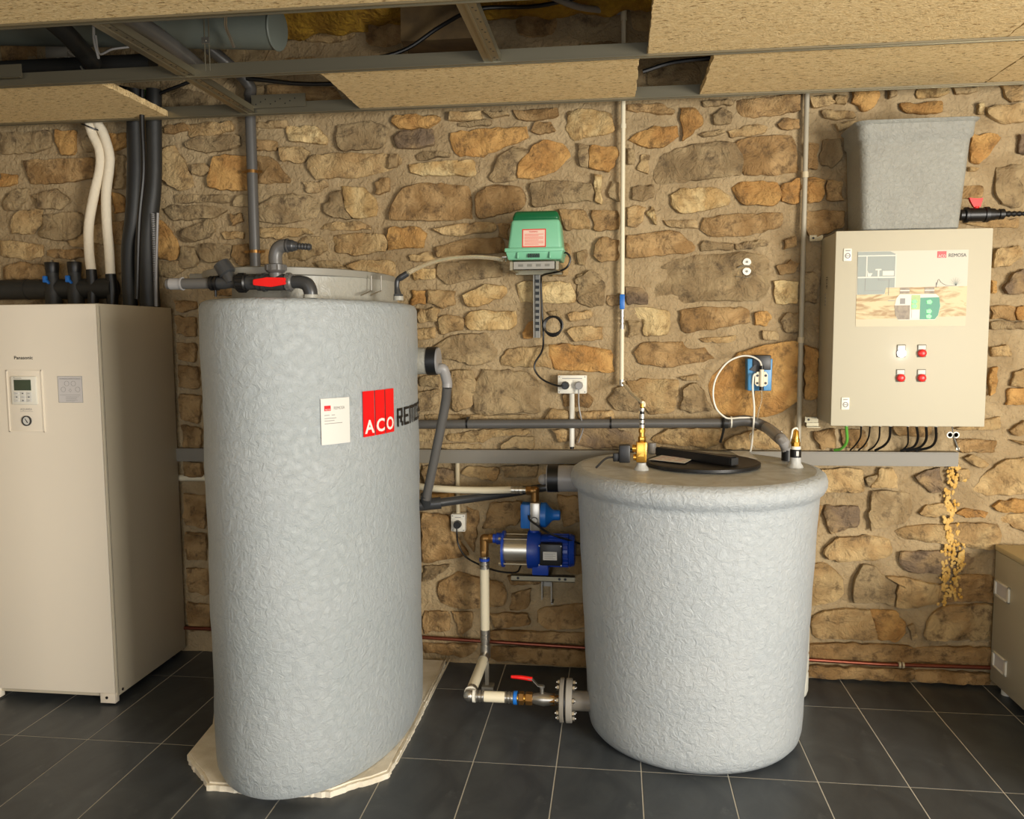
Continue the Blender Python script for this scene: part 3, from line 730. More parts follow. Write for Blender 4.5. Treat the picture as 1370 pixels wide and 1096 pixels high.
text(bm, 'ADVANCED SMART CLOUD', .007, (-2.243, y-.0012, 1.367), width=.09)
obj('lettering', bm, M['print_grey'], st, smooth=False)
# pipes rising from the heat pump
YH = 3.625
zt = hz1
def pp(x, y, Y=YH): return P(x, y, Y)
for nm, px, lab in (('left', 72, 'left one of the two black shut-off valves with blue knobs above the cream cabinet'), ('right', 102, 'right one of the two black shut-off valves with blue knobs above the cream cabinet')):
    b = pp(px, 402); b.z = zt
    t = thing('shutoff_valve', lab, 'valve', b, 'insulated shut-off valves above the heat pump')
    bm = T(); lathe(bm, b, (0, 0, 1), [(0, .036), (.06, .036), (.075, .038), (.11, .030), (.13, .030), (.15, .026), (.165, .028)], 20); obj('insulated_body', bm, M['foamblack'], t)
    top = pp(px, 358); bm = T(); lathe(bm, (b.x, b.y, b.z+.160), (0, 0, 1), [(0, .026), (.012, .029), (.052, .032), (.054, .031), (.054, .001)], 20); c = obj('cap', bm, M['black'], t)
    bm = T(); bx(bm, b.x-.006, b.x+.006, b.y-.006, b.y+.006, b.z+.213, b.z+.225, .002); obj('stem', bm, M['steel'], c)
    bm = T(); bx(bm, b.x-.022, b.x-.002, b.y-.044, b.y-.028, b.z+.118, b.z+.150, .005); prism(bm, [(b.x-.004, b.y-.04, b.z+.135), (b.x+.008, b.y-.04, b.z+.118), (b.x+.004, b.y-.04, b.z+.112), (b.x-.01, b.y-.04, b.z+.122)], (0, .01, 0)); obj('knob', bm, M['blue_bright'], t, label='blue knob')
bm = T(); a = pp(-30, 388); b = pp(150, 390)
tube(bm, [(a.x, YH+.02, a.z), (b.x, YH+.02, a.z)], .047, 20, smooth=False)
for x in (a.x+.05, a.x+.24): cyl(bm, (x, YH+.02, a.z), (x+.012, YH+.02, a.z), .049)
single('insulated_pipe', bm, M['foamblack'], 'thick horizontal black insulated pipe above the cream cabinet at the left edge', 'pipe')
W1 = [(118, 160), (124, 180), (133, 200), (134, 225), (126, 260), (119, 300), (119, 335), (122, 362)]
W2 = [(128, 158), (138, 178), (146, 205), (146, 225), (142, 260), (143, 300), (146, 335), (148, 368)]
for Wp, lab, dy, zb in ((W1, 'left white cloth-wrapped pipe bending up from the cream cabinet', 0, 404), (W2, 'right white cloth-wrapped pipe bending up from the cream cabinet', .01, 406)):
    pts = [P(x, y, YH+dy) for x, y in Wp]; e = P(Wp[-1][0]+2, zb, YH+dy); e.z = zt+.001
    t = thing('wrapped_pipe', lab, 'pipe', e, 'white wrapped pipes above the heat pump')
    up = pts[0]+Vector((-.08, .05, .22)); 
    bm = T(); tube(bm, [up]+pts, .0215, 14); obj('wrap', bm, M['bandage'], t)
    bm = T(); tube(bm, [pts[-1]+Vector((0, 0, .004)), (pts[-1]+e)/2+Vector((.004, 0, 0)), e], [.0235, .026, .025], 14); obj('lower_insulation', bm, M['black'], t)
bm = T(); c = pp(126, 171); lathe(bm, c+Vector((-.014, .004, -.002)), (.35, 0, .9), [(0, .046), (.006, .046)], 20)
single('cable_tie', bm, M['black'], 'black strap binding the two white wrapped pipes just below the ceiling rail', 'strap')
for pts, rr, lab in (([(180, 120), (180, 165), (181, 230), (178, 290), (172, 330), (172, 370), (175, 407)], [.034, .034, .036, .035, .031, .030, .032], 'left fat black insulated pipe rising from the cream cabinet to the ceiling'),
                     ([(206, 120), (206, 165), (206, 240), (200, 290), (196, 325), (197, 370), (201, 408)], [.034, .034, .034, .040, .050, .052, .045], 'right bulging black insulated pipe rising from the cream cabinet to the ceiling')):
    q = [pp(*a) for a in pts]; q[-1].z = zt+.002
    bm = T(); tube(bm, q, rr, 18); single('insulated_riser', bm, M['foamblack'], lab, 'pipe', 'black insulated risers above the heat pump')
bm = T(); q = [P(x, y, YH-.045) for x, y in ((211, 285), (210, 320), (209, 365), (209, 407))]; q[-1].z = zt+.002; tube(bm, q, .006, 10)
for i in range(52):
    z = q[-1].z+.004+i*.008; x = q[-1].x+.004*(i/52); cyl(bm, (x, q[0].y, z), (x, q[0].y, z+.004), .0085, seg=10)
single('corrugated_conduit', bm, M['pvc_light'], 'thin grey corrugated conduit running up beside the bulging black pipe', 'conduit')
bm = T(); tube(bm, [P(190, 120, 3.5), P(190, 165, 3.5), P(192, 230, 3.5), P(186, 300, 3.5), P(183, 400, 3.5)], .011, 10)
single('black_cable', bm, M['black'], 'black cable squeezed between the two fat black insulated pipes', 'cable')
# ---------------------------------------------------------------- foam board under the tall tank
# outline traced on the floor plane
q = [(250, 1018), (258, 1031), (270, 1044), (277, 1058), (308, 1060), (330, 1064), (443, 1068), (470, 1057), (498, 1050), (520, 1042), (536, 1012), (552, 985), (566, 955), (580, 925), (591, 903), (602, 878), (560, 872), (300, 872), (285, 975)]
bp = []
for x, y in q: v = PZ(x, y, .0); bp.append(Vector((v.x, min(v.y, 3.69), 0)))
ragged = []
rr_ = random.Random(5)
for i, v in enumerate(bp):
    nx_ = bp[(i+1) % len(bp)]; m = max(1, int((nx_-v).length/.011))
    for k in range(m):
        w_ = v.lerp(nx_, k/m)
        ragged.append(w_+(Vector((rr_.uniform(-.003, .003), rr_.uniform(-.003, .003), 0)) if i < 15 else Vector()))
sx = Vector((-1.1, 3.1, 0))
t = thing('foam_board', 'broken white foam board lying under the tall grey tank', 'board', (sx.x, sx.y, 0))
bm = T(); prism(bm, ragged, (0, 0, .020)); obj('lower_layer', bm, M['styro'], t, smooth=False)
rg2 = [v+(sx-v).normalized()*(.012+rr_.uniform(-.002, .002)) for v in bp]
bm = T(); prism(bm, [v+Vector((0, 0, .0205)) for v in rg2], (0, 0, .006)); obj('upper_layer', bm, M['styro'], t, smooth=False)
bm = T()
bx(bm, -.764, -.759, 2.74, 3.68, .0262, .031); bx(bm, -.782, -.777, 3.24, 3.68, .0262, .030)
obj('ridge', bm, M['styro'], t, smooth=False)
# ---------------------------------------------------------------- tall oval tank
TCX, TCY, TA, TB, TZ = -1.123, 3.05, .357, .6, 1.655
def ell(th, a=TA, b=TB, cx=TCX, cy=TCY): return (cx+a*math.cos(th), cy+b*math.sin(th))
def oval(prof, a, b, cx, cy, seg=72):      # prof: (inset, z)
    out = []
    for ins, z in prof: out.append([Vector((cx+(a-ins)*math.cos(2*math.pi*k/seg), cy+(b-ins)*math.sin(2*math.pi*k/seg), z)) for k in range(seg)])
    return out
tt = thing('tall_tank', 'tall light-grey fibreglass tank with a red square emblem', 'tank', (TCX, TCY, .0268))
bm = T(); pr = [(.06, .027), (.012, .030), (.001, .055)]
for k in range(1, 24): pr.append((-.002*math.sin(k*.9)-.001*math.cos(k*2.3), .055+(TZ-.1)*k/24))
pr += [(.0, TZ-.022), (.006, TZ-.007), (.02, TZ), (.10, TZ+.002), (.2, TZ+.003)]
R = oval(pr, TA, TB, TCX, TCY, 96)
rings(bm, R); obj('body', bm, M['fibre'], tt, angle=60)
bm = T(); R = oval([(0, TZ-.002), (0, TZ+.01), (.004, TZ+.03), (.002, TZ+.085)], .288, .43, -1.13, 3.09); rings(bm, R); co_ = obj('hatch_collar', bm, M['fibre_lid'], tt, angle=60)
bm = T(); R = oval([(.012, TZ+.082), (0, TZ+.084), (0, TZ+.106), (.006, TZ+.109), (.03, TZ+.110), (.034, TZ+.098), (.2, TZ+.090)], .335, .47, -1.18, 3.08); rings(bm, R)
bx(bm, -1.53, -1.40, 2.86, 3.1, TZ+.084, TZ+.108, .003)
obj('hatch_rim', bm, mat('hatch_rim_grey', (132, 129, 119), .5), tt, angle=50)
for px in (497, 510):
    a = P(px, 369, 2.87); b = P(px, 389, 2.87); c = P(px-14, 395, 2.80)
    bm = T(); tube(bm, [a, b, c], .0022, 8, smooth=False); obj('wire_hook', bm, M['steel'], tt)
bm = T(); a = PZ(485, 403, TZ)
# arc-length mapping on the side of the tank
ths = [-math.pi/2+i*.002 for i in range(1400)]; arc = [0]
for i in range(1, 1400):
    p, q_ = ell(ths[i-1]), ell(ths[i]); arc.append(arc[-1]+math.hypot(q_[0]-p[0], q_[1]-p[1]))
def arc_at_y(yv):
    return next(arc[i] for i in range(1400) if ell(ths[i])[1] >= yv)
def wrap(s, z, off=.0035):
    lo, hi = 0, 1399
    while hi-lo > 1:
        mid = (lo+hi)//2
        if arc[mid] < s: lo = mid
        else: hi = mid
    th = ths[lo]+(ths[hi]-ths[lo])*((s-arc[lo])/max(arc[hi]-arc[lo], 1e-9))
    x, yv = ell(th); n = Vector((math.cos(th)/TA, math.sin(th)/TB, 0)).normalized()
    return Vector((x, yv, z))+n*off
def patch(bm, s0, s1, z0, z1, off=.0035, th=.0008, n=10):
    rs = []
    for i in range(n+1):
        s = s0+(s1-s0)*i/n
        rs.append([wrap(s, z0, off), wrap(s, z1, off), wrap(s, z1, off-th), wrap(s, z0, off-th)])
    rings(bm, rs)
s0, s1 = arc_at_y(2.682), arc_at_y(2.860)
em = None
z0, z1 = 1.196, 1.350
wd = (s1-s0)
for i in range(3):
    bm = T(); a = s0+wd*i/3+(.003 if i else 0); patch(bm, a, s0+wd*(i+1)/3-(.003 if i < 2 else 0), z0, z1); e = obj('emblem_bar', bm, M['brand_red'], tt, label='red emblem bar' if i == 0 else None)
    ch = 'ACO'[i]; bm = T(); lw = wd/3*.80; sx0 = s0+wd*i/3+wd*.033
    text(bm, ch, .062, (0, 0, 0), width=lw, offset=.025, fn=lambda u, v, sx0=sx0: wrap(sx0+u, z0+.012+v, .0046)); obj('letter', bm, M['print_white'], e, smooth=False)
s2 = arc_at_y(2.886); 
LET = {'R': [(0, .86, .9, 1), (.72, .46, .92, 1), (0, .44, .8, .58), (.56, .2, .78, .46), (.78, 0, 1, .26), (0, 0, .2, 1)], 'E': [(0, .86, 1, 1), (0, .43, .85, .57), (0, 0, 1, .14), (0, 0, .2, 1)],
       'M': [(0, .84, 1, 1), (0, 0, .14, 1), (.43, 0, .57, 1), (.86, 0, 1, 1)], 'O': [(0, .83, 1, 1), (0, 0, 1, .17), (0, 0, .22, 1), (.78, 0, 1, 1)],
       'S': [(0, .83, 1, 1), (0, .42, 1, .57), (0, 0, 1, .17), (0, .5, .22, 1), (.78, 0, 1, .5)], 'A': [(0, .83, 1, 1), (.78, 0, 1, 1), (0, .36, 1, .51), (0, 0, .22, .45)]}
u0 = s2+.004
for ch in 'REMOSA':
    wl = .074 if ch == 'M' else .052; bm = T()
    for k, (a, b, c, d) in enumerate(LET[ch]): patch(bm, u0+a*wl, u0+c*wl, 1.2085+b*.066, 1.2085+d*.066, .0036+.00005*k, .0008, 4)
    obj('letter', bm, M['print_black'], tt, smooth=False); u0 += wl+.014
s0b, s1b = arc_at_y(2.540), arc_at_y(2.627)
bm = T(); patch(bm, s0b, s1b, 1.187, 1.336); lb = obj('paper_label', bm, M['paper'], tt, label='white paper label')
bm = T(); w2 = s1b-s0b
patch(bm, s0b+.012, s0b+.035, 1.296, 1.313, .0045, .0006, 4); obj('red_mark', bm, M['brand_red'], lb)
bm = T(); text(bm, 'ACO', .0075, (0, 0, 0), width=.019, fn=lambda u, v: wrap(s0b+.014+u, 1.2975+v, .0052)); obj('lettering', bm, M['print_white'], lb, smooth=False)
bm = T(); text(bm, 'REMOSA', .014, (0, 0, 0), width=.042, fn=lambda u, v: wrap(s0b+.047+u, 1.299+v, .0044))
for i, (x0, x1, zz) in enumerate(((.012, .03, 1.281), (.038, .05, 1.281), (.012, .055, 1.271), (.012, .048, 1.263), (.012, .078, 1.254))):
    patch(bm, s0b+x0, s0b+x1, zz, zz+.002, .0044, .0006, 3)
obj('lettering', bm, M['print_grey'], lb, smooth=False)
# worn label on top-left shoulder
bm = T(); a = P(275, 418, 2.7)
def wrapth(s): return wrap(s, 0)
bm = T(); patch(bm, -0, .001, 1, 1.001) if False else None
def front_left(th0, th1, z0, z1, off=.004):
    rs = []
    for i in range(5):
        th = th0+(th1-th0)*i/4; x, yv = ell(th); n = Vector((math.cos(th)/TA, math.sin(th)/TB, 0)).normalized(); b = Vector((x, yv, 0))+n*off; c = Vector((x, yv, 0))+n*(off-.001)
        rs.append([b+Vector((0, 0, z0)), b+Vector((0, 0, z1)), c+Vector((0, 0, z1)), c+Vector((0, 0, z0))])
    return rs
rings(bm, front_left(math.radians(209), math.radians(214), 1.610, 1.648)); obj('old_label', bm, mat('aged_paper', (190, 172, 130), .7), tt, label='small worn yellowish label')
# side port with clamp
a = P(556, 483, 3.28); b = P(587, 483, 3.28)
bm = T(); cyl(bm, (a.x-.12, 3.28, a.z), (b.x-.045, 3.28, b.z), .054, seg=28); pt = obj('side_port', bm, M['fibre_lid'], tt)
bm = T(); cyl(bm, (b.x-.045, 3.28, b.z), (b.x-.006, 3.28, b.z), .057, seg=28); obj('rubber_clamp', bm, M['black'], pt)
bm = T(); cyl(bm, (b.x-.006, 3.28, b.z), (b.x+.001, 3.28, b.z), .054, seg=28); obj('end_cap', bm, M['pvc_light'], pt)
# overflow pipe from the port
e0 = Vector((b.x+.001, 3.28, P(590, 494, 3.28).z)); e1 = P(598, 512, 3.30); e2 = P(595, 545, 3.33); e3 = P(582, 610, 3.37); e4 = P(570, 668, 3.40)
t = thing('overflow_pipe', 'grey plastic pipe dropping from the side port of the tall tank towards the round tank', 'pipe', (e4.x, e4.y, e4.z-.05))
bm = T(); tube(bm, [e0, e0+Vector((.018, 0, -.001)), e1+Vector((0, 0, .004)), e1+Vector((0, 0, -.02))], .021, 16); obj('elbow', bm, M['pvc_light'], t, label='light grey elbow')
bm = T(); tube(bm, [e1+Vector((0, 0, -.018)), e2, e3, e4], .0195, 16); obj('pipe', bm, M['pvc'], t)
j1 = P(566, 677, 3.42); j2 = P(590, 673, 3.44); e5 = P(680, 660, 3.63); e6 = P(742, 650, 3.66)
bm = T(); tube(bm, [j1+Vector((-.04, 0, 0)), j2], .026, 16, smooth=False); cyl(bm, e4+Vector((0, 0, .02)), j1.lerp(j2, .2), .024); obj('tee', bm, M['pvc_dark'], t)
bm = T(); tube(bm, [j2+Vector((-.01, 0, 0)), e5, e6], .0185, 14); obj('pipe', bm, M['pvc_dark'], t)
# ---------------------------------------------------------------- valve assembly on the tall tank
YV = 2.562
def V_(x, y, d=0): return P(x, y, YV+d)
base = PZ(415, 398, TZ); base.y = YV; 
t = thing('valve_assembly', 'black plastic valve and elbow pipework with a red handle on top of the tall tank', 'valve', (V_(415, 398).x, YV, TZ))
k_ = (V_(401, 378)-V_(400, 378)).length
ax = V_(360, 378).z
def H(x, y=None, d=0): v = V_(x, 378, d); v.z = ax if y is None else V_(x, y).z; return v
bm = T(); cyl(bm, H(224), H(284), 7*k_, seg=20); obj('inlet_pipe', bm, M['pvc'], t)
bm = T(); cyl(bm, H(228), H(243), 7.6*k_, seg=20); cyl(bm, H(243), H(245), 8.6*k_); obj('pipe_coupling', bm, M['pvc_light'], t)
bm = T(); cyl(bm, H(282), H(286), 9.5*k_); cyl(bm, H(289), H(292), 9.5*k_); cyl(bm, H(286), H(289), 8*k_); cyl(bm, H(288, 388), H(288, 397), 1.5*k_, seg=8); obj('pipe_clamp', bm, M['black'], t)
bm = T(); lathe(bm, H(291), (1, 0, 0), [(0, 7.5*k_), (8*k_, 8*k_), (20*k_, 6.5*k_), (26*k_, 8*k_)], 20); cyl(bm, H(310, 378), H(301, 360), 8.5*k_); obj('filter_body', bm, M['pvc_dark'], t)
bm = T(); a, b = H(306, 367), H(297, 353); lathe(bm, a, b-a, [(0, 9*k_), (2*k_, 11.5*k_), (17*k_, 11*k_), (18*k_, 9*k_)], 16); obj('filter_cap', bm, M['pvc_dark'], t)
def union(x0, x1, r, nm='union_nut', m='black'):
    bm = T(); lathe(bm, H(x0), (1, 0, 0), [(0, r*.86*k_), (2*k_, r*k_), ((x1-x0-2)*k_, r*k_), ((x1-x0)*k_, r*.86*k_)], 20)
    for i in range(14):
        a = 2*math.pi*i/14; cyl(bm, H(x0+3)+Vector((0, math.cos(a), math.sin(a)))*r*k_, H(x1-3)+Vector((0, math.cos(a), math.sin(a)))*r*k_, 1.1*k_, seg=6)
    obj(nm, bm, M[m], t)
union(317, 331, 12); 
bm = T(); cyl(bm, H(331), H(345), 9*k_); cyl(bm, H(352), H(356), 12*k_, seg=24); cyl(bm, H(345), H(382), 10.5*k_, seg=24); obj('valve_body', bm, M['pvc_dark'], t)
union(382, 392, 11.5, m='pvc')
bm = T(); tube(bm, [H(391), H(402), H(411, 381), H(415, 390), H(415, 398)], [8*k_, 8.5*k_, 9.2*k_, 9*k_, 8.5*k_], 18); obj('outlet_elbow', bm, M['pvc_dark'], t)
bm = T(); c = H(415, 398); cyl(bm, (c.x, c.y, TZ+.001), (c.x, c.y, TZ+.012), 9.6*k_); obj('base_collar', bm, M['fibre_lid'], t)
bm = T(); y0 = YV-15*k_
prism(bm, [V_(338, 374, -15*k_), V_(357, 371, -15*k_), V_(381, 371.5, -15*k_), V_(381, 380.5, -15*k_), V_(362, 384, -15*k_), V_(338, 381.5, -15*k_)], (0, .012, 0)); bmesh.ops.bevel(bm, geom=bm.edges[:], offset=.002, segments=2, affect='EDGES'); cyl(bm, (V_(372, 378).x, y0+.008, ax), (V_(372, 378).x, YV-9*k_, ax), 5*k_)
obj('handle', bm, M['red'], t, label='red valve handle')
cx_ = V_(369, 360).x
def Z_(y): return V_(369, y).z
bm = T(); cyl(bm, (cx_, YV, ax), (cx_, YV, Z_(364)), 9*k_); obj('riser', bm, M['pvc'], t)
bm = T(); lathe(bm, (cx_, YV, Z_(366)), (0, 0, 1), [(0, 8*k_), (2*k_, 11.5*k_), (4*k_, 13.2*k_), (11*k_, 13.2*k_), (12*k_, 11*k_)], 20)
for i in range(12):
    a = 2*math.pi*i/12; cyl(bm, (cx_+13*k_*math.cos(a), YV+13*k_*math.sin(a), Z_(362)), (cx_+13*k_*math.cos(a), YV+13*k_*math.sin(a), Z_(355)), 1.2*k_, seg=6)
obj('riser_nut', bm, M['pvc'], t)
bm = T(); tube(bm, [Vector((cx_, YV, Z_(355))), Vector((cx_, YV, Z_(343))), V_(371, 334), V_(377, 329.5), V_(386, 328.5)], 8.6*k_, 18); obj('upper_elbow', bm, M['pvc'], t)
bm = T(); a, b = V_(383, 328.5), V_(416, 330.5); D = (b-a).normalized(); lathe(bm, a, D, [(0, 8.8*k_), (2*k_, 9.2*k_), (3*k_, 8*k_), (9*k_, 7.4*k_), (10*k_, 6.4*k_), (14*k_, 5.6*k_), (15*k_, 4*k_)]+[(x*k_, (4.6 if i % 2 else 3.7)*k_) for i, x in enumerate(range(16, 33, 2))]+[(33*k_, 3.4*k_)], 18)
obj('hose_barb', bm, M['pvc_dark'], t)
# black hose spigot on tank
c = P(533, 402, 2.82); t = thing('hose_spigot', 'small black bent hose spigot on the right top edge of the tall tank', 'fitting', (c.x, c.y, TZ+.003))
bm = T(); cyl(bm, (c.x, c.y, TZ+.002), (c.x, c.y, TZ+.016), .018); obj('base', bm, M['fibre_lid'], t)
q = [Vector((c.x, c.y, TZ+.015)), P(531, 385, 2.82), P(532, 375, 2.82), P(537, 371, 2.82), P(545, 366, 2.82)]
bm = T(); tube(bm, q, [.014, .009, .009, .0115, .0105], 12); cyl(bm, q[0], q[0]+Vector((0, 0, .008)), .017, seg=6); obj('elbow', bm, M['pvc_dark'], t)
# ---------------------------------------------------------------- wall pipes
def wallpipe(name, pts, r, m, lab, cat='pipe', smooth=False, seg=14):
    bm = T(); tube(bm, pts, r, seg, smooth=smooth); return single(name, bm, m, lab, cat)
a = P(335, 160, 3.665); b = P(343, 356, 3.665)
t = thing('drain_pipe', 'vertical grey plastic pipe on the wall behind the tall tank', 'pipe', (a.x, 3.665, 1.4))
bm = T(); cyl(bm, (a.x, 3.665, 1.40), (a.x, 3.665, 2.62), .024); tube(bm, [Vector((a.x, 3.665, 2.61)), Vector((a.x, 3.665, 2.66)), Vector((a.x-.06, 3.60, 2.73)), Vector((a.x-.14, 3.50, 2.80))], .026, 14); cyl(bm, (a.x, 3.665, 2.54), (a.x, 3.665, 2.58), .029); obj('pipe', bm, M['pvc'], t)
for yv in (230, 337):
    z = P(337, yv, 3.665).z; bm = T(); cyl(bm, (a.x, 3.665, z-.007), (a.x, 3.665, z+.007), .0265); bx(bm, a.x-.048, a.x+.048, 3.663, 3.667, z-.006, z+.006); cyl(bm, (a.x, 3.69, z), (a.x, 3.715, z), .004, seg=8); obj('pipe_clip', bm, M['brass_dark'], t)
# thin white water pipe with blue valve
Yw = 3.68
xw = P(833, 300, Yw).x
t = thing('water_pipe', 'thin cream water pipe with a blue valve running down the wall from the ceiling', 'pipe', (xw, Yw, P(834, 515, Yw).z))
def zw(y): return P(833, y, Yw).z
bm = T(); cyl(bm, (xw, Yw, zw(510)), (xw, Yw, zw(440)), .0098); cyl(bm, (xw, Yw, zw(420)), (xw, Yw, 2.88), .0098); obj('pipe', bm, M['cream'], t)
bm = T(); cyl(bm, (xw, Yw, zw(172)), (xw, Yw, zw(166)), .0125); cyl(bm, (xw, Yw, 2.86), (xw, Yw, 2.90), .013); obj('pipe_joint', bm, M['cream'], t)
bm = T(); bx(bm, xw-.011, xw+.011, Yw-.022, Yw+.01, zw(414), zw(394), .004); obj('valve', bm, M['blue_bright'], t, label='blue valve')
bm = T()
for a_, b_ in ((440, 434), (432, 427), (425, 415)): cyl(bm, (xw, Yw, zw(a_)), (xw, Yw, zw(b_)), .0115)
cyl(bm, (xw, Yw, zw(440)), (xw, Yw, zw(416)), .007); cyl(bm, (xw, Yw, zw(516)), (xw, Yw, zw(508)), .0115); obj('press_fitting', bm, M['chrome'], t)
# sockets
def plugsocket(name, px0, py0, px1, py1, Y, lab, nsock):
    a, b = P(px0, py0, Y), P(px1, py1, Y)
    t = thing(name, lab, 'socket', ((a.x+b.x)/2, Y, b.z))
    bm = T(); bx(bm, a.x, b.x, Y, WY-.005, b.z, a.z, .005); obj('housing', bm, M['white'], t)
    bm = T(); 
    for x in (a.x+.008, b.x-.008):
        for z in (a.z-.008, b.z+.008): cyl(bm, (x, Y-.0008, z), (x, Y+.001, z), .003, seg=8)
    obj('screw', bm, M['print_grey'], t)
    for i in range(nsock):
        w_ = .058; cx = (a.x+b.x)/2+(i-(nsock-1)/2)*w_*1.02; cz = (a.z+b.z)/2-.004
        bm = T(); bx(bm, cx-w_/2+.004, cx+w_/2-.004, Y-.003, Y+.001, cz-.024, cz+.024, .002); obj('socket_frame', bm, M['white'], t)
    bm = T(); bx(bm, a.x+.02, b.x-.02, Y-.001, Y, a.z-.016, a.z-.013); obj('printed_line', bm, M['print_grey'], t, smooth=False)
    return (a.x+b.x)/2, (a.z+b.z)/2-.004, t
Ys = 3.66
sxx, szz, t = plugsocket('double_socket', 746, 502, 785, 527, Ys, 'white double wall socket above the grey horizontal pipe', 2)
def plug(x, z, Y, m, cable, lab, cr=.0032, up=False):
    t = thing('plug', lab, 'plug', (x, Y-.02, z-.02))
    bm = T(); cyl(bm, (x, Y+.001, z), (x, Y-.028, z), .0185, r2=.0165, seg=22, bev=.002); obj('plug_body', bm, M[m], t)
    bm = T(); tube(bm, [Vector((x, Y-.018, z))]+[Vector(c) for c in cable], cr, 8); obj('cord', bm, M[m], t)
# air blower
Yb = 3.42
def B_(x, y, d=0): return P(x, y, Yb+d)
t = thing('air_blower', 'green air blower with a dark green lid mounted on the stone wall', 'air pump', (B_(715, 346).x, 3.53, B_(715, 347).z))
def frustum(bm, x0, x1, z0, X0_, X1_, z1, y0, y1, Y0_, Y1_, bev=.012):
    tt_ = bmesh.new(); v = [tt_.verts.new(p) for p in ((x0, y0, z0), (x1, y0, z0), (x1, y1, z0), (x0, y1, z0), (X0_, Y0_, z1), (X1_, Y0_, z1), (X1_, Y1_, z1), (X0_, Y1_, z1))]
    for f in ((0, 3, 2, 1), (4, 5, 6, 7), (0, 1, 5, 4), (1, 2, 6, 5), (2, 3, 7, 6), (3, 0, 4, 7)): tt_.faces.new([v[i] for i in f])
    if bev: bmesh.ops.bevel(tt_, geom=tt_.edges[:], offset=bev, segments=3, affect='EDGES', profile=.5)
    merge(bm, tt_)
a, b = B_(678, 334), B_(752, 334); c, d = B_(683, 292), B_(748, 292); e, f_ = B_(687, 280), B_(745, 280)
zl = (a.z+b.z)/2; zm = (c.z+d.z)/2; zh = (e.z+f_.z)/2
bm = T(); frustum(bm, a.x, b.x, zl, c.x, d.x, zm, 3.43, 3.63, 3.445, 3.615, .013); body = obj('housing', bm, M['green'], t)
bm = T(); frustum(bm, c.x-.001, d.x+.001, zm-.004, e.x, f_.x, zh, 3.443, 3.617, 3.455, 3.60, .014); obj('lid', bm, M['green_dark'], t, label='dark green lid')
a2, b2 = B_(675, 334), B_(754, 334); zb = B_(715, 347).z
bm = T(); bx(bm, a2.x, b2.x, 3.418, 3.64, zl-.008, zl+.008, .004); frustum(bm, a2.x+.012, b2.x-.012, zb, a2.x+.003, b2.x-.003, zl-.004, 3.435, 3.63, 3.422, 3.638, .004); bs = obj('base', bm, M['green'], t)
bm = T()
for i in range(6):
    x = (a2.x+b2.x)/2-.022+.0085*i; bx(bm, x-.002, x+.002, 3.419, 3.44, zb+.008, zl-.016)
obj('vent_slot', bm, M['black'], bs, smooth=False)
for x in (a2.x+.055, b2.x-.055):
    bm = T(); bx(bm, x-.003, x+.003, 3.417, 3.43, zb+.004, zl-.010, .001); obj('rib', bm, M['green'], bs)
l0, l1 = B_(698, 306), B_(730, 330)
def yh(z, o): return 3.43+.015*(z-zl)/(zm-zl)-o
def slab(bm, xa, xb, za, zb_, o): prism(bm, [(xa, yh(za, o), za), (xb, yh(za, o), za), (xb, yh(zb_, o), zb_), (xa, yh(zb_, o), zb_)], (0, .001, 0))
bm = T(); slab(bm, l0.x, l1.x, l1.z, l0.z, .001); lb = obj('warning_label', bm, M['red'], t, smooth=False, label='red-framed label')
bm = T(); slab(bm, l0.x+.004, l1.x-.004, l1.z+.004, l0.z-.004, .0016); lp = obj('label_face', bm, mat('pink_paper', (222, 190, 172), .6), lb, smooth=False)
bm = T()
for i in range(8):
    z = l0.z-.022-.006*i; slab(bm, l0.x+.010, l1.x-.010-(.02 if i % 3 == 1 else 0), z, z+.0016, .0022)
text(bm, 'WARNING', .009, (l0.x+.028, yh(l0.z-.012, .0023), l0.z-.0145), width=.036)
obj('lettering', bm, M['red'], lb, smooth=False)
bm = T(); cyl(bm, (a2.x-.002, 3.50, zl-.02), (a2.x-.02, 3.50, zl-.02), .008); cyl(bm, (a2.x-.006, 3.50, zl-.038), (a2.x-.006, 3.50, zl-.02), .004, seg=8); obj('outlet', bm, M['chrome'], t)
# bracket
z0, z1 = B_(715, 361).z, B_(715, 349).z; x0, x1 = B_(687, 355).x, B_(742, 355).x
t = thing('wall_bracket', 'steel channel bracket carrying the green air blower', 'bracket', ((x0+x1)/2, 3.6, P(720, 452, 3.66).z))
bm = T(); bx(bm, x0, x1, 3.42, 3.424, z0, z1); bx(bm, x0, x1, 3.42, 3.445, z0, z0+.003); bx(bm, x0, x1, 3.42, 3.445, z1-.003, z1); fr_ = obj('front_channel', bm, M['channel'], t, smooth=False)
bm = T()
for i in range(4): x = x0+.03+(x1-x0-.06)*i/3; bx(bm, x-.010, x+.010, 3.4188, 3.4195, (z0+z1)/2-.005, (z0+z1)/2+.005, .0003)
obj('slot', bm, M['zinc_dull'], fr_, smooth=False)
bm = T(); 
for x in (x0-.015, x1+.005): bx(bm, x, x+.012, 3.42, 3.70, z0, z1-.003)
bx(bm, x0-.015, x1+.017, 3.62, 3.66, z0-.005, z0+.02); obj('side_arm', bm, M['zinc'], t, smooth=False)
xs = P(718.5, 410, 3.66).x; zq = P(718, 452, 3.66).z
bm = T(); bx(bm, xs-.015, xs-.011, 3.645, 3.70, zq, z0); bx(bm, xs+.011, xs+.015, 3.645, 3.70, zq, z0); bx(bm, xs-.015, xs+.015, 3.685, 3.70, zq, z0); up_ = obj('upright_channel', bm, M['channel'], t, smooth=False)
bm = T(); n = 9
for i in range(n): z = zq+.03+(z0-zq-.04)*i/n; bx(bm, xs-.0095, xs+.0095, 3.683, 3.6846, z, z+.014)
obj('slot', bm, M['black'], up_, smooth=False)
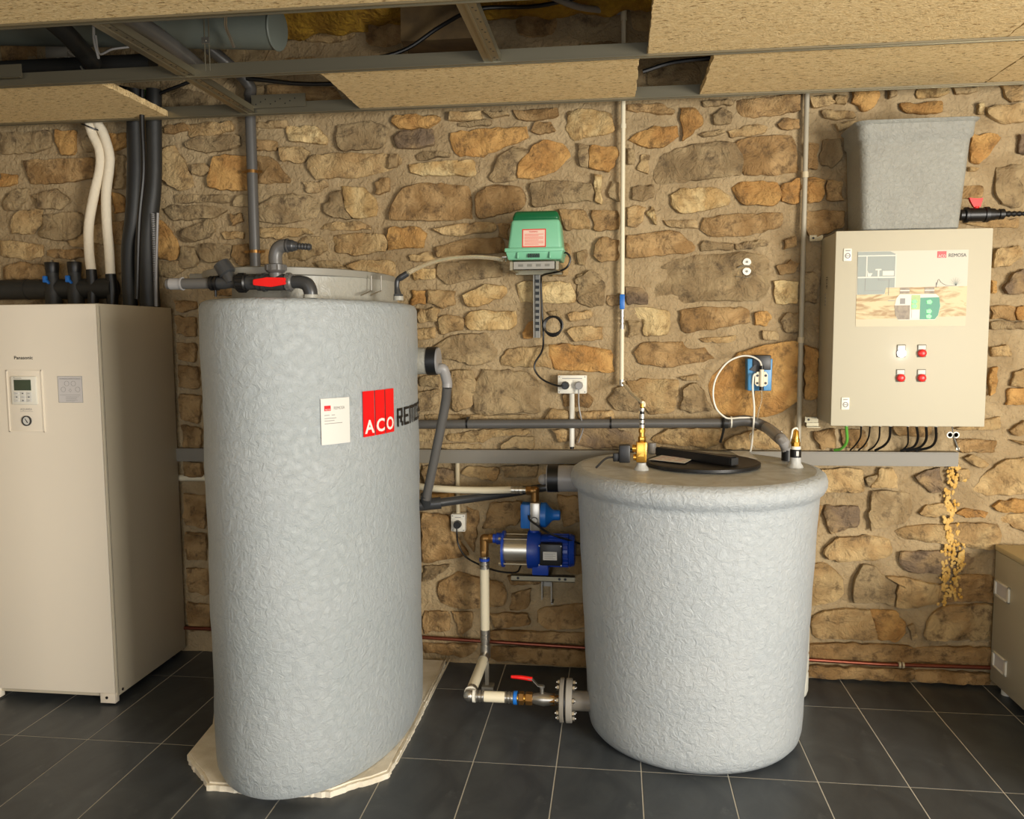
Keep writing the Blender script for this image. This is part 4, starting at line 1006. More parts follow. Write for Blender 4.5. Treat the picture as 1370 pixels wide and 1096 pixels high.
# blower cable: from right side, down the upright, coil, then to the socket plug
cbl = [(752, 338, 3.50), (759, 339, 3.50), (763, 347, 3.5), (758, 358, 3.5), (745, 364, 3.52), (727, 368, 3.58), (724, 376, 3.635), (725, 410, 3.635), (727, 452, 3.64), (725, 470, 3.66), (716, 485, 3.665), (716, 496, 3.665), (726, 508, 3.66), (745, 516, 3.65), (756, 516, 3.645)]
bm = T(); tube(bm, [P(*c) for c in cbl], .0042, 8)
single('power_cable', bm, M['black'], 'black cable hanging from the green air blower to the double socket', 'cable')
bm = T(); c = P(740, 437, 3.63)
for k in range(3):
    pts = [c+Vector((math.cos(a)*(.036+.003*k), -.004*k, math.sin(a)*(.042-.002*k)+.003*k)) for a in [2*math.pi*i/20 for i in range(21)]]
    tube(bm, pts, .0042, 8, smooth=False)
tube(bm, [c+Vector((-.036, 0, .0)), P(726, 436, 3.635)], .006, 8, smooth=False)
single('cable_coil', bm, M['black'], 'small coil of black cable hanging beside the perforated steel upright', 'cable')
xp = sxx-.030
plug(xp, szz, Ys-.003, 'black', [(xp-.012, Ys-.03, szz-.001), (xp-.03, Ys-.03, szz+.001)], 'round black plug in the double socket')
xp = sxx+.030
plug(xp, szz, Ys-.003, 'pvc_light', [(xp, Ys-.028, szz-.02), (xp+.001, Ys-.026, szz-.09), (xp+.012, Ys-.02, szz-.15), (xp+.016, 3.70, szz-.2), (xp-.004, 3.70, szz-.26)], 'grey plug with a hanging grey cord in the double socket')
xc = P(765, 560, 3.68).x
bm = T(); cyl(bm, (xc, 3.69, P(765, 598, 3.68).z), (xc, 3.69, szz-.03), .0115)
single('socket_conduit', bm, M['white'], 'short white conduit hanging below the double socket', 'conduit')
bm = T(); cyl(bm, (xc, 3.69, P(765, 601, 3.68).z), (xc, 3.69, P(765, 596, 3.68).z), .009); single('conduit_bushing', bm, M['black'], 'black bushing at the foot of the white conduit under the double socket', 'bushing')
# clear air hose
bm = T(); tube(bm, [P(545, 366, 2.82), P(556, 360, 2.86), P(575, 352, 2.98), P(600, 346, 3.16), P(630, 344, 3.34), P(655, 345, 3.44), P(672, 347.5, 3.5)], .0085, 12)
single('air_hose', bm, M['clear'], 'translucent air hose arching from the tall tank to the green blower', 'hose')
# horizontal grey pipe with ties
Yg = 3.655; a = P(540, 568, Yg); b = P(972, 566, Yg)
t = thing('grey_pipe', 'long horizontal dark-grey pipe on the wall above the cable trunking', 'pipe', ((a.x+b.x)/2, Yg, a.z))
bm = T(); cyl(bm, (a.x-.02, Yg, a.z), (b.x+.04, Yg, b.z), .0205); obj('pipe', bm, M['pvc'], t)
for px in (625, 817):
    c = P(px, 567, Yg); bm = T(); cyl(bm, (c.x-.004, Yg, c.z), (c.x+.004, Yg, c.z), .0225); bx(bm, c.x-.003, c.x+.003, Yg, WY, c.z+.018, c.z+.028); obj('pipe_clip', bm, M['black'], t)
c = P(974, 566, Yg); bm = T(); cyl(bm, (c.x-.03, Yg, c.z), (c.x, Yg, c.z), .024); obj('coupling', bm, M['pvc_dark'], t)
Zr = 1.032
v1 = PZ(1052, 617, Zr)
pth = [P(976, 565, Yg), P(1000, 563, Yg-.01), P(1025, 572, Yg-.04), P(1045, 588, v1.y), P(1052, 600, v1.y), Vector((P(1053, 612, v1.y).x, v1.y, Zr+.002))]
bm = T(); tube(bm, pth[:4], .0235, 16); obj('bend', bm, M['pvc'], t)
bm = T(); tube(bm, pth[2:], [.0225, .022, .022, .018], 16); obj('drop_elbow', bm, M['pvc_light'], t)
bm = T(); c = pth[-1]; cyl(bm, (c.x, c.y, Zr+.003), (c.x, c.y, Zr+.045), .022); obj('black_sleeve', bm, M['black'], t)
for i, (px, py) in enumerate(((978, 565), (1040, 583))):
    c = P(px, py, Yg-.03*i*4); bm = T(); lathe(bm, c+Vector((0, -.0, 0)), (1, 0, -.0 if i == 0 else -.9), [(-.003, .026), (.003, .026)], 18); obj('cable_tie', bm, M['white'], t, label='white cable tie')
bm = T(); c = P(968, 566, Yg-.02); tube(bm, [c+Vector((0, 0, .022)), c+Vector((0, -.01, 0)), c+Vector((.0, -.005, -.03)), c+Vector((-.012, 0, -.085))], .0055, 8); obj('black_strap', bm, M['black'], t, label='black strap hanging down')
# cable trunking
a = P(560, 604, 3.68); b = P(1283, 607, 3.68)
t = thing('cable_trunking', 'long grey rectangular cable trunking fixed along the wall', 'trunking', (.3, 3.68, .95))
bm = T(); v = [(-3.0, .941), (1.44, .969), (1.44, 1.029), (-3.0, 1.003)]
prism(bm, [(x, 3.68, z) for x, z in v], (0, .047, 0)); obj('channel', bm, M['trunk'], t, smooth=False)
bm = T(); prism(bm, [(-3.0, 3.677, .946), (1.436, 3.677, .974), (1.436, 3.677, 1.024), (-3.0, 3.677, .998)], (0, .004, 0)); obj('cover', bm, M['trunk'], t, smooth=False)
# conduit right of centre
xg = P(1073, 400, 3.69).x
t = thing('grey_conduit', 'thin grey conduit running down the wall beside the control box', 'conduit', (xg, 3.69, 1.03))
bm = T(); cyl(bm, (xg, 3.69, 1.03), (xg, 3.69, 2.6), .0105); obj('pipe', bm, mat('warm_grey_conduit', (168, 160, 140), .5), t)
for py in (234, 455):
    z = P(1073, py, 3.69).z; bm = T(); cyl(bm, (xg, 3.69, z-.012), (xg, 3.69, z+.012), .0135); obj('pipe_joint', bm, M['cream_dim'], t)
# ---------------------------------------------------------------- round tank
RC = Vector((.305, 3.200, 0))
rt = thing('round_tank', 'squat round pale-grey fibreglass tank with a rolled rim', 'tank', RC)
pr = [(0, .2), (.003, .35), (.012, .385), (.03, .400), (.06, .407)]
for k in range(1, 16): pr.append((.06+.86*k/16, .407+.040*k/16+.0012*math.sin(k*1.7)))
pr += [(.93, .4485), (.945, .450), (.953, .455), (.962, .466), (.980, .4745), (1.0, .475), (1.018, .469), (1.028, .456), (1.032, .435), (1.030, .39), (1.029, .2)]
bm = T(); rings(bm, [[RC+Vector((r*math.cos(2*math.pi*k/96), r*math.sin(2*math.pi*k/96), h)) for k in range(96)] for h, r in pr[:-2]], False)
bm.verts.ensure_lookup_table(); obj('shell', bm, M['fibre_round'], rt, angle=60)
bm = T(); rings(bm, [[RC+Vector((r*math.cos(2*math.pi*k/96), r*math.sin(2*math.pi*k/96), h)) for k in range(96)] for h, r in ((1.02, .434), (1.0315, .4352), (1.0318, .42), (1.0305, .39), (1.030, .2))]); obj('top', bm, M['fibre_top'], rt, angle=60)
# lid
lc = PZ(938, 614, 1.04); lr = .2; lc.y = min(lc.y, 3.28)
ld = PZ(1010, 617, 1.04); lcx = PZ(936, 631, 1.04)
LC = Vector((PZ(937, 615, 1.04).x, lcx.y+.205, 0)); lr = .215
t = thing('lid', 'round black lid with a raised bar lying on the round tank', 'lid', (LC.x, LC.y, 1.0335))
bm = T(); lathe(bm, (LC.x, LC.y, 1.0335), (0, 0, 1), [(0, lr-.012), (.003, lr), (.013, lr), (.016, lr-.008), (.011, lr-.02), (.010, .1), (.010, .001)], 56); obj('disc', bm, M['black'], t)
h0, h1 = PZ(880, 601, 1.06), PZ(982, 618, 1.06); h0.y = min(h0.y, LC.y+.17)
D = (h1-h0); D.z = 0; n = Vector((-D.y, D.x, 0)).normalized()*.022
bm = T(); zb_ = 1.0445
prism(bm, [h0-n+Vector((0, 0, zb_-h0.z)), h0+n+Vector((0, 0, zb_-h0.z)), h1+n+Vector((0, 0, zb_-h1.z)), h1-n+Vector((0, 0, zb_-h1.z))], (0, 0, .034)); bmesh.ops.bevel(bm, geom=bm.edges[:], offset=.004, segments=2, affect='EDGES'); hb = obj('raised_bar', bm, M['black'], t)
bm = T(); e = h1+D.normalized()*.001; prism(bm, [e-n*.9+Vector((0, 0, zb_-e.z+.003)), e+n*.9+Vector((0, 0, zb_-e.z+.003)), e+n*.9+Vector((0, 0, zb_-e.z+.030)), e-n*.9+Vector((0, 0, zb_-e.z+.030))], D.normalized()*.003); obj('bar_end', bm, M['pvc_dark'], hb)
bm = T(); q = [PZ(868, 615, 1.0495), PZ(886, 609, 1.0495), PZ(929, 613, 1.0495), PZ(916, 620, 1.0495)]
prism(bm, q, (0, 0, .0008)); lb = obj('lid_label', bm, M['paper'], t, smooth=False, label='white paper label')
bm = T(); u_ = (q[2]-q[1]); v_ = q[0]-q[1]
for i in range(3):
    for j in range(3): a = q[1]+u_*(.08+.3*j)+v_*(.15+.27*i); prism(bm, [a, a+u_*.22, a+u_*.22+v_*.1, a+v_*.1], (0, 0, .0016))
obj('lettering', bm, mat('faint_print', (200, 170, 158), .6), lb, smooth=False)
bm = T(); q = [PZ(976, 606, 1.05), PZ(1001, 605, 1.05), PZ(1010, 613, 1.05), PZ(988, 612, 1.05)]
q = [PZ(976, 603.5, 1.046), PZ(1000, 603.5, 1.046), PZ(1014, 614.5, 1.036), PZ(990, 611, 1.046)]
prism(bm, q, (0, 0, .001)); lb = single('paper_slip', bm, M['paper'], 'small white paper slip stuck behind the black lid on the round tank', 'paper', smooth=False)
# side port to the left, bottom outlet with flange
pz = P(757, 642, 3.30).z; xl, xm, xr = P(733, 640, 3.33).x, P(746, 640, 3.33).x, P(782, 640, 3.33).x
bm = T(); cyl(bm, (xm, 3.33, pz), (xr+.06, 3.33, pz), .0535, seg=28); sp = obj('side_port', bm, M['pvc_light'], rt)
bm = T(); cyl(bm, (xl, 3.33, pz), (xm+.004, 3.33, pz), .0565, seg=28); obj('rubber_clamp', bm, M['black'], sp)
bm = T(); cyl(bm, (xl-.004, 3.33, pz), (xl, 3.33, pz), .054, seg=28); sph(bm, (xl-.018, 3.33, pz-.005), .022, 14); obj('end_cap', bm, M['pvc_light'], sp)
Yo = 3.13; zo = P(757, 937, Yo).z; zo = max(zo, .089)
def O_(x, dz=0): v = P(x, 937, Yo); return Vector((v.x, Yo, zo+dz))
bm = T(); cyl(bm, O_(766), O_(800)+Vector((.03, 0, 0)), .038); op = obj('outlet_stub', bm, mat('dusty_grey_pvc', (124, 118, 108), .5), rt)
t = thing('pipe_flange', 'bolted grey pipe flange at the foot of the round tank', 'flange', O_(757, -.086))
bm = T(); cyl(bm, O_(749), O_(755), .084, seg=36, bev=.003); obj('disc', bm, mat('dusty_grey_pvc', (124, 118, 108), .5), t)
bm = T(); cyl(bm, O_(755), O_(757.5), .078, seg=36); obj('gasket', bm, M['black'], t)
bm = T(); cyl(bm, O_(757.5), O_(766), .084, seg=36, bev=.003); obj('disc', bm, mat('dusty_light_pvc', (140, 135, 126), .5), t)
for i in range(8):
    a = math.radians(22.5+45*i); d = Vector((0, math.cos(a), math.sin(a)))*.066
    bm = T(); cyl(bm, O_(744)+d, O_(771)+d, .005, seg=8); hexnut(bm, O_(745.5)+d, O_(749)+d, .0105); hexnut(bm, O_(766)+d, O_(769.5)+d, .0105); obj('bolt', bm, M['steel'], t)
# outlet pipe run with ball valve
t = thing('outlet_pipe_run', 'pipe run with a red-lever ball valve between the flange and the pump', 'pipe', O_(690, -.03))
def seg_(nm, x0, x1, r, m, bev=0, lab=None, hx=False, r2=None):
    bm = T()
    if hx: hexnut(bm, O_(x0), O_(x1), r)
    else: cyl(bm, O_(x0), O_(x1), r, r2, bev=bev)
    return obj(nm, bm, M[m], t, label=lab)
seg_('threaded_stub', 742, 749.5, .018, 'brass_dark')
bm = T(); lathe(bm, O_(712), (1, 0, 0), [(0, .017), (.012, .021), (.045, .027), (.08, .021), (.092, .020)], 20); obj('valve_body', bm, M['steel'], t)
seg_('valve_end', 734, 743, .0235, 'brass_dark', hx=True)
bm = T(); c = O_(725); cyl(bm, c, c+Vector((0, 0, .052)), .008); hexnut(bm, c+Vector((0, 0, .045)), c+Vector((0, 0, .056)), .011); obj('valve_stem', bm, M['steel'], t)
l0 = c+Vector((0, 0, .05)); bm = T(); q = [l0+Vector((.008, 0, 0)), l0+Vector((-.016, 0, .003)), l0+Vector((-.038, 0, .028)), l0+Vector((-.055, 0, .030))]
for p0, p1 in zip(q, q[1:]): prism(bm, [p0+Vector((0, -.009, 0)), p0+Vector((0, .009, 0)), p1+Vector((0, .009, 0)), p1+Vector((0, -.009, 0))], (0, 0, .0035))
lv = obj('lever', bm, M['steel'], t)
bm = T(); tube(bm, [q[2]+Vector((0, 0, .001)), q[3]+Vector((-.03, 0, .004)), q[3]+Vector((-.066, 0, .005))], [.0085, .008, .006], 12); obj('lever_grip', bm, M['red'], lv, label='red lever grip')
seg_('union_nut', 703, 712.5, .0255, 'brass_dark', hx=True); seg_('union_ring', 706, 709, .020, 'brass'); seg_('union_nut', 694, 701, .026, 'brass_dark', hx=True); seg_('nipple', 688, 704, .0165, 'brass')
seg_('blue_ring', 687.5, 692, .0265, 'blue_bright', lab='blue ring')
def press(x0, x1):
    bm = T(); L = (O_(x1)-O_(x0)).length
    lathe(bm, O_(x0), (1, 0, 0), [(0, .019), (.1*L, .023), (.2*L, .023), (.3*L, .019), (.4*L, .023), (.55*L, .023), (.65*L, .019), (.75*L, .023), (.9*L, .023), (L, .019)], 20); obj('press_sleeve', bm, M['steel'], t)
press(675, 688); press(636.5, 649)
seg_('pipe', 648, 676, .0215, 'cream'); seg_('white_ring', 633, 636.5, .0255, 'white')
c0 = O_(628)
bm = T(); sph(bm, c0, .0235, 16); cyl(bm, c0, O_(634), .021); cyl(bm, c0, c0+Vector((0, .03, 0)), .021); obj('elbow', bm, M['steel'], t)
bm = T(); cyl(bm, c0+Vector((0, .024, 0)), c0+Vector((0, .032, 0)), .026); obj('white_ring', bm, M['white'], t)
Yp = 3.56; xp_ = P(649, 790, Yp).x; ctop = Vector((xp_, Yp, P(649, 745, Yp).z))
cb = Vector((c0.x, Yp, zo)); cb.x = xp_
bm = T(); tube(bm, [c0+Vector((0, .03, 0)), cb+Vector((0, -.04, 0))], .0215, 18, smooth=False); obj('pipe', bm, M['cream'], t)
bm = T(); cyl(bm, c0+Vector((0, .032, 0)), c0+Vector((0.001, .06, 0)), .0235); obj('press_sleeve', bm, M['steel'], t); bm = T(); cyl(bm, cb+Vector((0, -.075, 0)), cb+Vector((0, -.03, 0)), .0235); sph(bm, cb+Vector((0, -.01, 0)), .0245, 16); cyl(bm, cb+Vector((0, -.01, 0)), cb+Vector((0, -.01, .05)), .0235); obj('press_sleeve', bm, M['steel'], t)
def zp(y): return P(649, y, Yp).z
vb = Vector((xp_, Yp-.01, 0))
bm = T(); cyl(bm, vb+Vector((0, 0, zp(841))), vb+Vector((0, 0, zp(760))), .0205); obj('pipe', bm, M['cream'], t)
for grp, (c1_, c2_, r_) in ((((841, 846), (847.5, 851), (852.5, 856)), (866, 838, .0185)), (((760, 756), (754.5, 751)), (762, 744, .0165))):
    bm = T()
    for a_, b_ in grp: cyl(bm, vb+Vector((0, 0, zp(max(a_, b_)))), vb+Vector((0, 0, zp(min(a_, b_)))), .0225)
    cyl(bm, vb+Vector((0, 0, zp(c1_))), vb+Vector((0, 0, zp(c2_))), r_); obj('press_sleeve', bm, M['steel'], t)
bm = T(); cyl(bm, vb+Vector((0, 0, zp(749.5))), vb+Vector((0, 0, zp(746))), .0235); obj('blue_ring', bm, M['blue'], t)
bm = T(); hexnut(bm, vb+Vector((0, 0, zp(744))), vb+Vector((0, 0, zp(735))), .0185); cyl(bm, vb+Vector((0, 0, zp(736))), vb+Vector((0, 0, zp(722))), .0195); sph(bm, vb+Vector((0, 0, zp(720))), .0205, 14); cyl(bm, vb+Vector((0, 0, zp(719.5))), vb+Vector((.055, 0, zp(719.5))), .0195); hexnut(bm, vb+Vector((.02, 0, zp(719.5))), vb+Vector((.036, 0, zp(719.5))), .0225)
obj('brass_elbow', bm, M['brass_dark'], t, label='dull brass elbow')
bm = T(); a = P(648, 905, 3.5); bx(bm, cb.x+.012, cb.x+.028, 3.46, 3.475, 0, zo+.005); bx(bm, cb.x+.0, cb.x+.05, 3.44, 3.49, 0, .012); obj('pipe_stand', bm, M['trunk'], t)
# ---------------------------------------------------------------- booster pump on the wall
Yq = 3.55
def Q(x, y, d=0): return P(x, y, Yq+d)
cz = Q(700, 735).z; kq = (Q(701, 735)-Q(700, 735)).length
t = thing('booster_pump', 'dark blue booster pump with a polished steel barrel mounted low on the wall', 'pump', (Q(710, 735).x, Yq, Q(710, 765).z))
def QH(x, dz=0, dy=0): v = Q(x, 735); return Vector((v.x, Yq+dy, cz+dz))
bm = T(); cyl(bm, QH(664, zp(719.5)-cz), QH(675, zp(719.5)-cz), .026, bev=.003); cyl(bm, QH(660, zp(719.5)-cz), QH(665, zp(719.5)-cz), .0205); lathe(bm, QH(672), (1, 0, 0), [(0, .06), (.002, .08), (.012, .08), (.013, .07)], 32); fl = obj('end_plate', bm, M['blue'], t)
bm = T(); cyl(bm, QH(675), QH(707), .058, seg=36); obj('steel_barrel', bm, M['chrome'], t, label='polished steel barrel')
for a in (math.radians(50), math.radians(130), math.radians(230), math.radians(310)):
    d = Vector((0, math.cos(a)*.072, math.sin(a)*.072)); bm = T(); cyl(bm, QH(669)+d, QH(708)+d, .0035, seg=8); cyl(bm, QH(669)+d, QH(671.5)+d, .007, seg=6); obj('tie_rod', bm, M['chrome'], t)
bm = T(); lathe(bm, QH(706), (1, 0, 0), [(0, .06), (.003, .083), (.045, .083), (.06, .074)], 32); bx(bm, QH(713).x, QH(735).x, Yq-.05, Yq+.05, Q(720, 766).z, cz-.03, .006); cyl(bm, QH(715, .05), QH(715, .102), .023); pb = obj('pump_body', bm, M['blue'], t)
bm = T(); cyl(bm, QH(720), QH(762), .069, seg=32, bev=.006)
for i in range(20):
    a = 2*math.pi*i/20; d = Vector((0, math.cos(a), math.sin(a)))*.069; cyl(bm, QH(735)+d, QH(761)+d, .004, seg=6)
obj('motor', bm, M['blue'], t)
bm = T(); lathe(bm, QH(762), (1, 0, 0), [(0, .071), (.004, .073), (.022, .066), (.026, .05)], 28); obj('fan_cover', bm, M['blue'], t)
bm = T(); a, b = P(722, 728, Yq-.10), P(752, 758, Yq-.10); bx(bm, a.x, b.x, Yq-.10, Yq-.055, b.z, a.z, .006); tb = obj('terminal_box', bm, M['black'], t)
bm = T(); 
for x in (a.x-.002, b.x-.004):
    for z in (a.z-.008, b.z+.004): cyl(bm, (x, Yq-.102, z), (x, Yq-.08, z), .003, seg=8)
obj('screw', bm, M['steel'], tb)
bm = T(); a, b = P(726.5, 738.5, Yq-.103), P(745, 750, Yq-.103); bx(bm, a.x, b.x, Yq-.1025, Yq-.0995, b.z, a.z); nl = obj('rating_label', bm, M['paper'], tb, smooth=False)
bm = T()
for i in range(5): z = a.z-.008-.0055*i; bx(bm, a.x+.004, b.x-.006-(.01 if i % 2 else 0), Yq-.1035, Yq-.1024, z, z+.0012)
obj('lettering', bm, M['print_grey'], nl, smooth=False)
# pressure controller above
cc = Vector((QH(716).x, Yq, 0))
t = thing('pressure_controller', 'bright blue pressure controller with a small gauge above the pump', 'controller', (cc.x, Yq, Q(715, 712).z))
bm = T(); cyl(bm, (QH(715).x, Yq, cz+.11), (QH(715).x, Yq, Q(715, 706).z), .0195); obj('white_collar', bm, M['white'], t)
bm = T(); a, b = Q(710, 670), Q(724, 708); bx(bm, a.x, b.x, Yq-.045, Yq+.03, b.z, a.z, .006); obj('centre_body', bm, M['steel'], t)
bm = T(); a, b = Q(697, 673), Q(711, 706); bx(bm, a.x, b.x, Yq-.03, Yq+.035, b.z, a.z, .008); obj('left_housing', bm, M['blue_bright'], t)
zc = Q(730, 689).z; bm = T(); lathe(bm, (QH(723).x, Yq, zc), (1, 0, 0), [(0, .040), (.003, .054), (.026, .054), (.034, .045), (.052, .026), (.060, .023), (.084, .022), (.088, .018)], 28); obj('diaphragm_housing', bm, M['blue_bright'], t)
bm = T(); c = Q(716.5, 693); lathe(bm, (c.x, Yq-.045, c.z), (0, -1, 0), [(0, .0145), (.012, .0145), (.012, .0125), (.009, .0125)], 22); gg = obj('gauge', bm, M['pvc_dark'], t)
bm = T(); cyl(bm, (c.x, Yq-.053, c.z), (c.x, Yq-.0545, c.z), .0125); obj('dial', bm, M['gauge'], gg)
bm = T(); cyl(bm, (cc.x-.0, Yq, Q(715, 671).z), (cc.x, Yq, Q(716, 655).z), .0175); sph(bm, (cc.x, Yq, Q(716, 656).z), .0195, 14); cyl(bm, (cc.x, Yq, Q(716, 656.5).z), (QH(704).x, Yq, Q(716, 656.5).z), .0185); hexnut(bm, (QH(711).x, Yq, Q(716, 656.5).z), (QH(705).x, Yq, Q(716, 656.5).z), .021); be = obj('brass_elbow', bm, M['brass_dark'], t)
bm = T(); q = [P(707, 690, Yq-.05), P(709, 696, Yq-.06), P(720, 704, Yq-.07), P(732, 712, Yq-.06), P(745, 718, Yq-.06), P(765, 724, Yq-.04), P(790, 732, Yq)]
tube(bm, q, .0045, 8); obj('cord', bm, M['black'], t)
# cream water pipe to the pump
Yc = 3.56
t = thing('supply_pipe', 'cream pipe running behind the tanks to the brass elbow above the pump', 'pipe', (P(640, 656, Yc).x, Yc, P(640, 660, Yc).z))
zc0 = Q(716, 656.5).z
bm = T(); tube(bm, [(-2.5, 3.71, zc0-.0), (-1.2, 3.705, zc0+.005), P(580, 653.5, Yc+.02), P(640, 656, Yc), (P(685, 657, Yc).x, Yc, zc0)], .0155, 14); obj('pipe', bm, M['cream'], t)
bm = T()
for a_, b_ in ((684, 689), (690, 693.5), (695, 699)): cyl(bm, (P(a_, 657, Yc).x, Yc, zc0), (P(b_, 657, Yc).x, Yc, zc0), .0175)
cyl(bm, (P(682, 657, Yc).x, Yc, zc0), (P(706, 657, Yc).x, Yc, zc0), .012); obj('press_fitting', bm, M['chrome'], t)
# pump bracket
t = thing('pump_bracket', 'steel strut bracket under the blue booster pump', 'bracket', (Q(731, 800).x, 3.68, P(731, 802, 3.66).z))
bm = T(); a, b = P(686, 755, 3.56), P(770, 763, 3.56); 
zt_ = Q(720, 766).z
bx(bm, a.x, b.x, 3.50, 3.503, zt_-.026, zt_-.001); bx(bm, a.x, b.x, 3.50, 3.53, zt_-.026, zt_-.023); bx(bm, a.x, b.x, 3.50, 3.53, zt_-.004, zt_-.001); ar = obj('cross_channel', bm, M['zinc'], t, smooth=False)
bm = T()
for x in (a.x+.03, a.x+.21, a.x+.235): cyl(bm, (x, 3.4992, zt_-.013), (x, 3.501, zt_-.013), .006, seg=10)
obj('hole', bm, M['black'], ar)
bm = T(); bx(bm, P(727, 780, 3.6).x, P(739, 780, 3.6).x, 3.53, 3.72, zt_-.024, zt_-.003); obj('arm', bm, M['zinc'], t, smooth=False)
x0, x1 = P(724.5, 780, 3.66).x, P(738.5, 780, 3.66).x; z0 = P(731, 802, 3.66).z
bm = T(); bx(bm, x0, x0+.005, 3.65, 3.70, z0, zt_-.02); bx(bm, x1-.005, x1, 3.65, 3.70, z0-.01, zt_-.02); bx(bm, x0+.004, x1-.004, 3.694, 3.70, z0+.05, zt_-.02); bx(bm, x1-.004, x1+.006, 3.645, 3.70, z0-.018, z0-.012); obj('upright_channel', bm, M['channel'], t, smooth=False)
# single socket and cable
s2x, s2z, t = plugsocket('single_socket', 603, 688, 622.5, 712, 3.67, 'white single wall socket low on the wall right of the tall tank', 1)
plug(s2x, s2z, 3.667, 'black', [(s2x, 3.64, s2z-.03), P(613, 728, 3.65), P(622, 744, 3.64), P(640, 755, 3.62), P(665, 764, 3.60), P(690, 766, 3.58), P(697, 757, 3.57)], 'black plug and cord in the single low socket', .0042)
xc = P(612, 650, 3.69).x; bm = T(); cyl(bm, (xc, 3.697, s2z+.03), (xc, 3.697, .96), .0105); single('low_conduit', bm, M['cream_dim'], 'short cream conduit between the trunking and the single socket', 'conduit')
# copper pipe along the wall foot
t = thing('copper_pipe', 'thin copper pipe running along the foot of the stone wall', 'pipe', (0, 3.68, P(1085, 883, 3.685).z))
q = [(-2.9, 3.685, .130), P(566, 853, 3.685), P(785, 867, 3.685), P(1085, 883, 3.685), P(1180, 889, 3.685), P(1340, 894, 3.685)]
bm = T(); tube(bm, q, .0085, 10, smooth=False); obj('pipe', bm, M['copper'], t)
c = P(1206, 890, 3.68); bm = T(); cyl(bm, c+Vector((-.012, 0, 0)), c+Vector((-.004, 0, 0)), .0135); cyl(bm, c+Vector((.002, 0, 0)), c+Vector((.010, 0, 0)), .0135); obj('pipe_clip', bm, M['cream_dim'], t)
# canister behind the round tank
cp_w = thing('white_canister', 'milky white plastic canister half hidden behind the round tank', 'canister', (.718, 3.55, 0))
bm = T(); lathe(bm, (.718, 3.55, 0), (0, 0, 1), [(0, .08), (.01, .096), (.03, .102), (.10, .102), (.11, .098), (.12, .102), (.18, .102), (.19, .098), (.2, .102), (.34, .102), (.37, .092), (.39, .07), (.40, .04)], 36); obj('body', bm, M['canister'], cp_w)
bm = T(); cyl(bm, (.718, 3.55, .398), (.718, 3.55, .43), .035); obj('cap', bm, M['black'], cp_w)
# ---------------------------------------------------------------- brass fittings on the round tank
b0 = PZ(858, 628, Zr); YS = b0.y
def SV(x, y, d=0): return P(x, y, YS+d)
ks = (SV(851, 600)-SV(850, 600)).length
t = thing('solenoid_valve', 'brass solenoid valve with a black coil on the left of the round tank top', 'valve', (b0.x, YS, Zr))
def zs(y): return SV(858, y).z
bm = T(); lathe(bm, (b0.x, YS, Zr-.002), (0, 0, 1), [(0, .028), (.008, .026), (.018, .018), (zs(619)-Zr+.002, .017)], 18); obj('base_collar', bm, M['fibre_top'], t)
bm = T(); x0, x1 = SV(851, 600).x, SV(865, 600).x; bx(bm, x0, x1, YS-.018, YS+.018, zs(618), zs(591), .003); cyl(bm, (x0-.014, YS, zs(600)), (x0+.003, YS, zs(600)), .014); cyl(bm, (x0-.010, YS, zs(612)), (x0+.003, YS, zs(612)), .012); prism(bm, [(x0+.006, YS-.019, zs(610)), (x1-.010, YS-.019, zs(603)), (x1-.010, YS-.019, zs(610))], (0, .003, 0)); obj('valve_body', bm, M['brass'], t)
xc = (x0+x1)/2+.002
bm = T(); hexnut(bm, (xc, YS, zs(591)), (xc, YS, zs(584)), .014); cyl(bm, (xc, YS, zs(585)), (xc, YS, zs(572)), .0105); hexnut(bm, (xc, YS, zs(579)), (xc, YS, zs(574)), .0125); cyl(bm, (xc, YS, zs(546)), (xc, YS, zs(539)), .0085); sph(bm, (xc, YS, zs(538)), .0095, 12); obj('brass_stack', bm, M['brass'], t)
bm = T()
for a_, b_ in ((572, 568), (566, 562), (560, 554), (550, 546)): cyl(bm, (xc, YS, zs(a_)), (xc, YS, zs(b_)), .0105)
obj('press_fitting', bm, M['chrome'], t); bm = T(); cyl(bm, (xc, YS, zs(573)), (xc, YS, zs(545)), .0085); obj('dark_core', bm, M['black'], t)
x2, x3 = SV(828, 600).x, SV(843, 600).x
bm = T(); bx(bm, x2, x3, YS-.018, YS+.018, zs(619), zs(595), .004); bx(bm, x2-.022, x2+.003, YS-.009, YS+.009, zs(618), zs(606), .004); cyl(bm, (x3, YS, zs(603)), (x0-.008, YS, zs(603)), .008); cl = obj('coil', bm, M['black'], t, label='black coil')
bm = T(); tube(bm, [Vector((x2-.02, YS, zs(612))), Vector((x2-.05, YS-.01, zs(614))), Vector((x2-.085, YS-.02, Zr+.006))], .004, 8); obj('cord', bm, M['black'], cl)
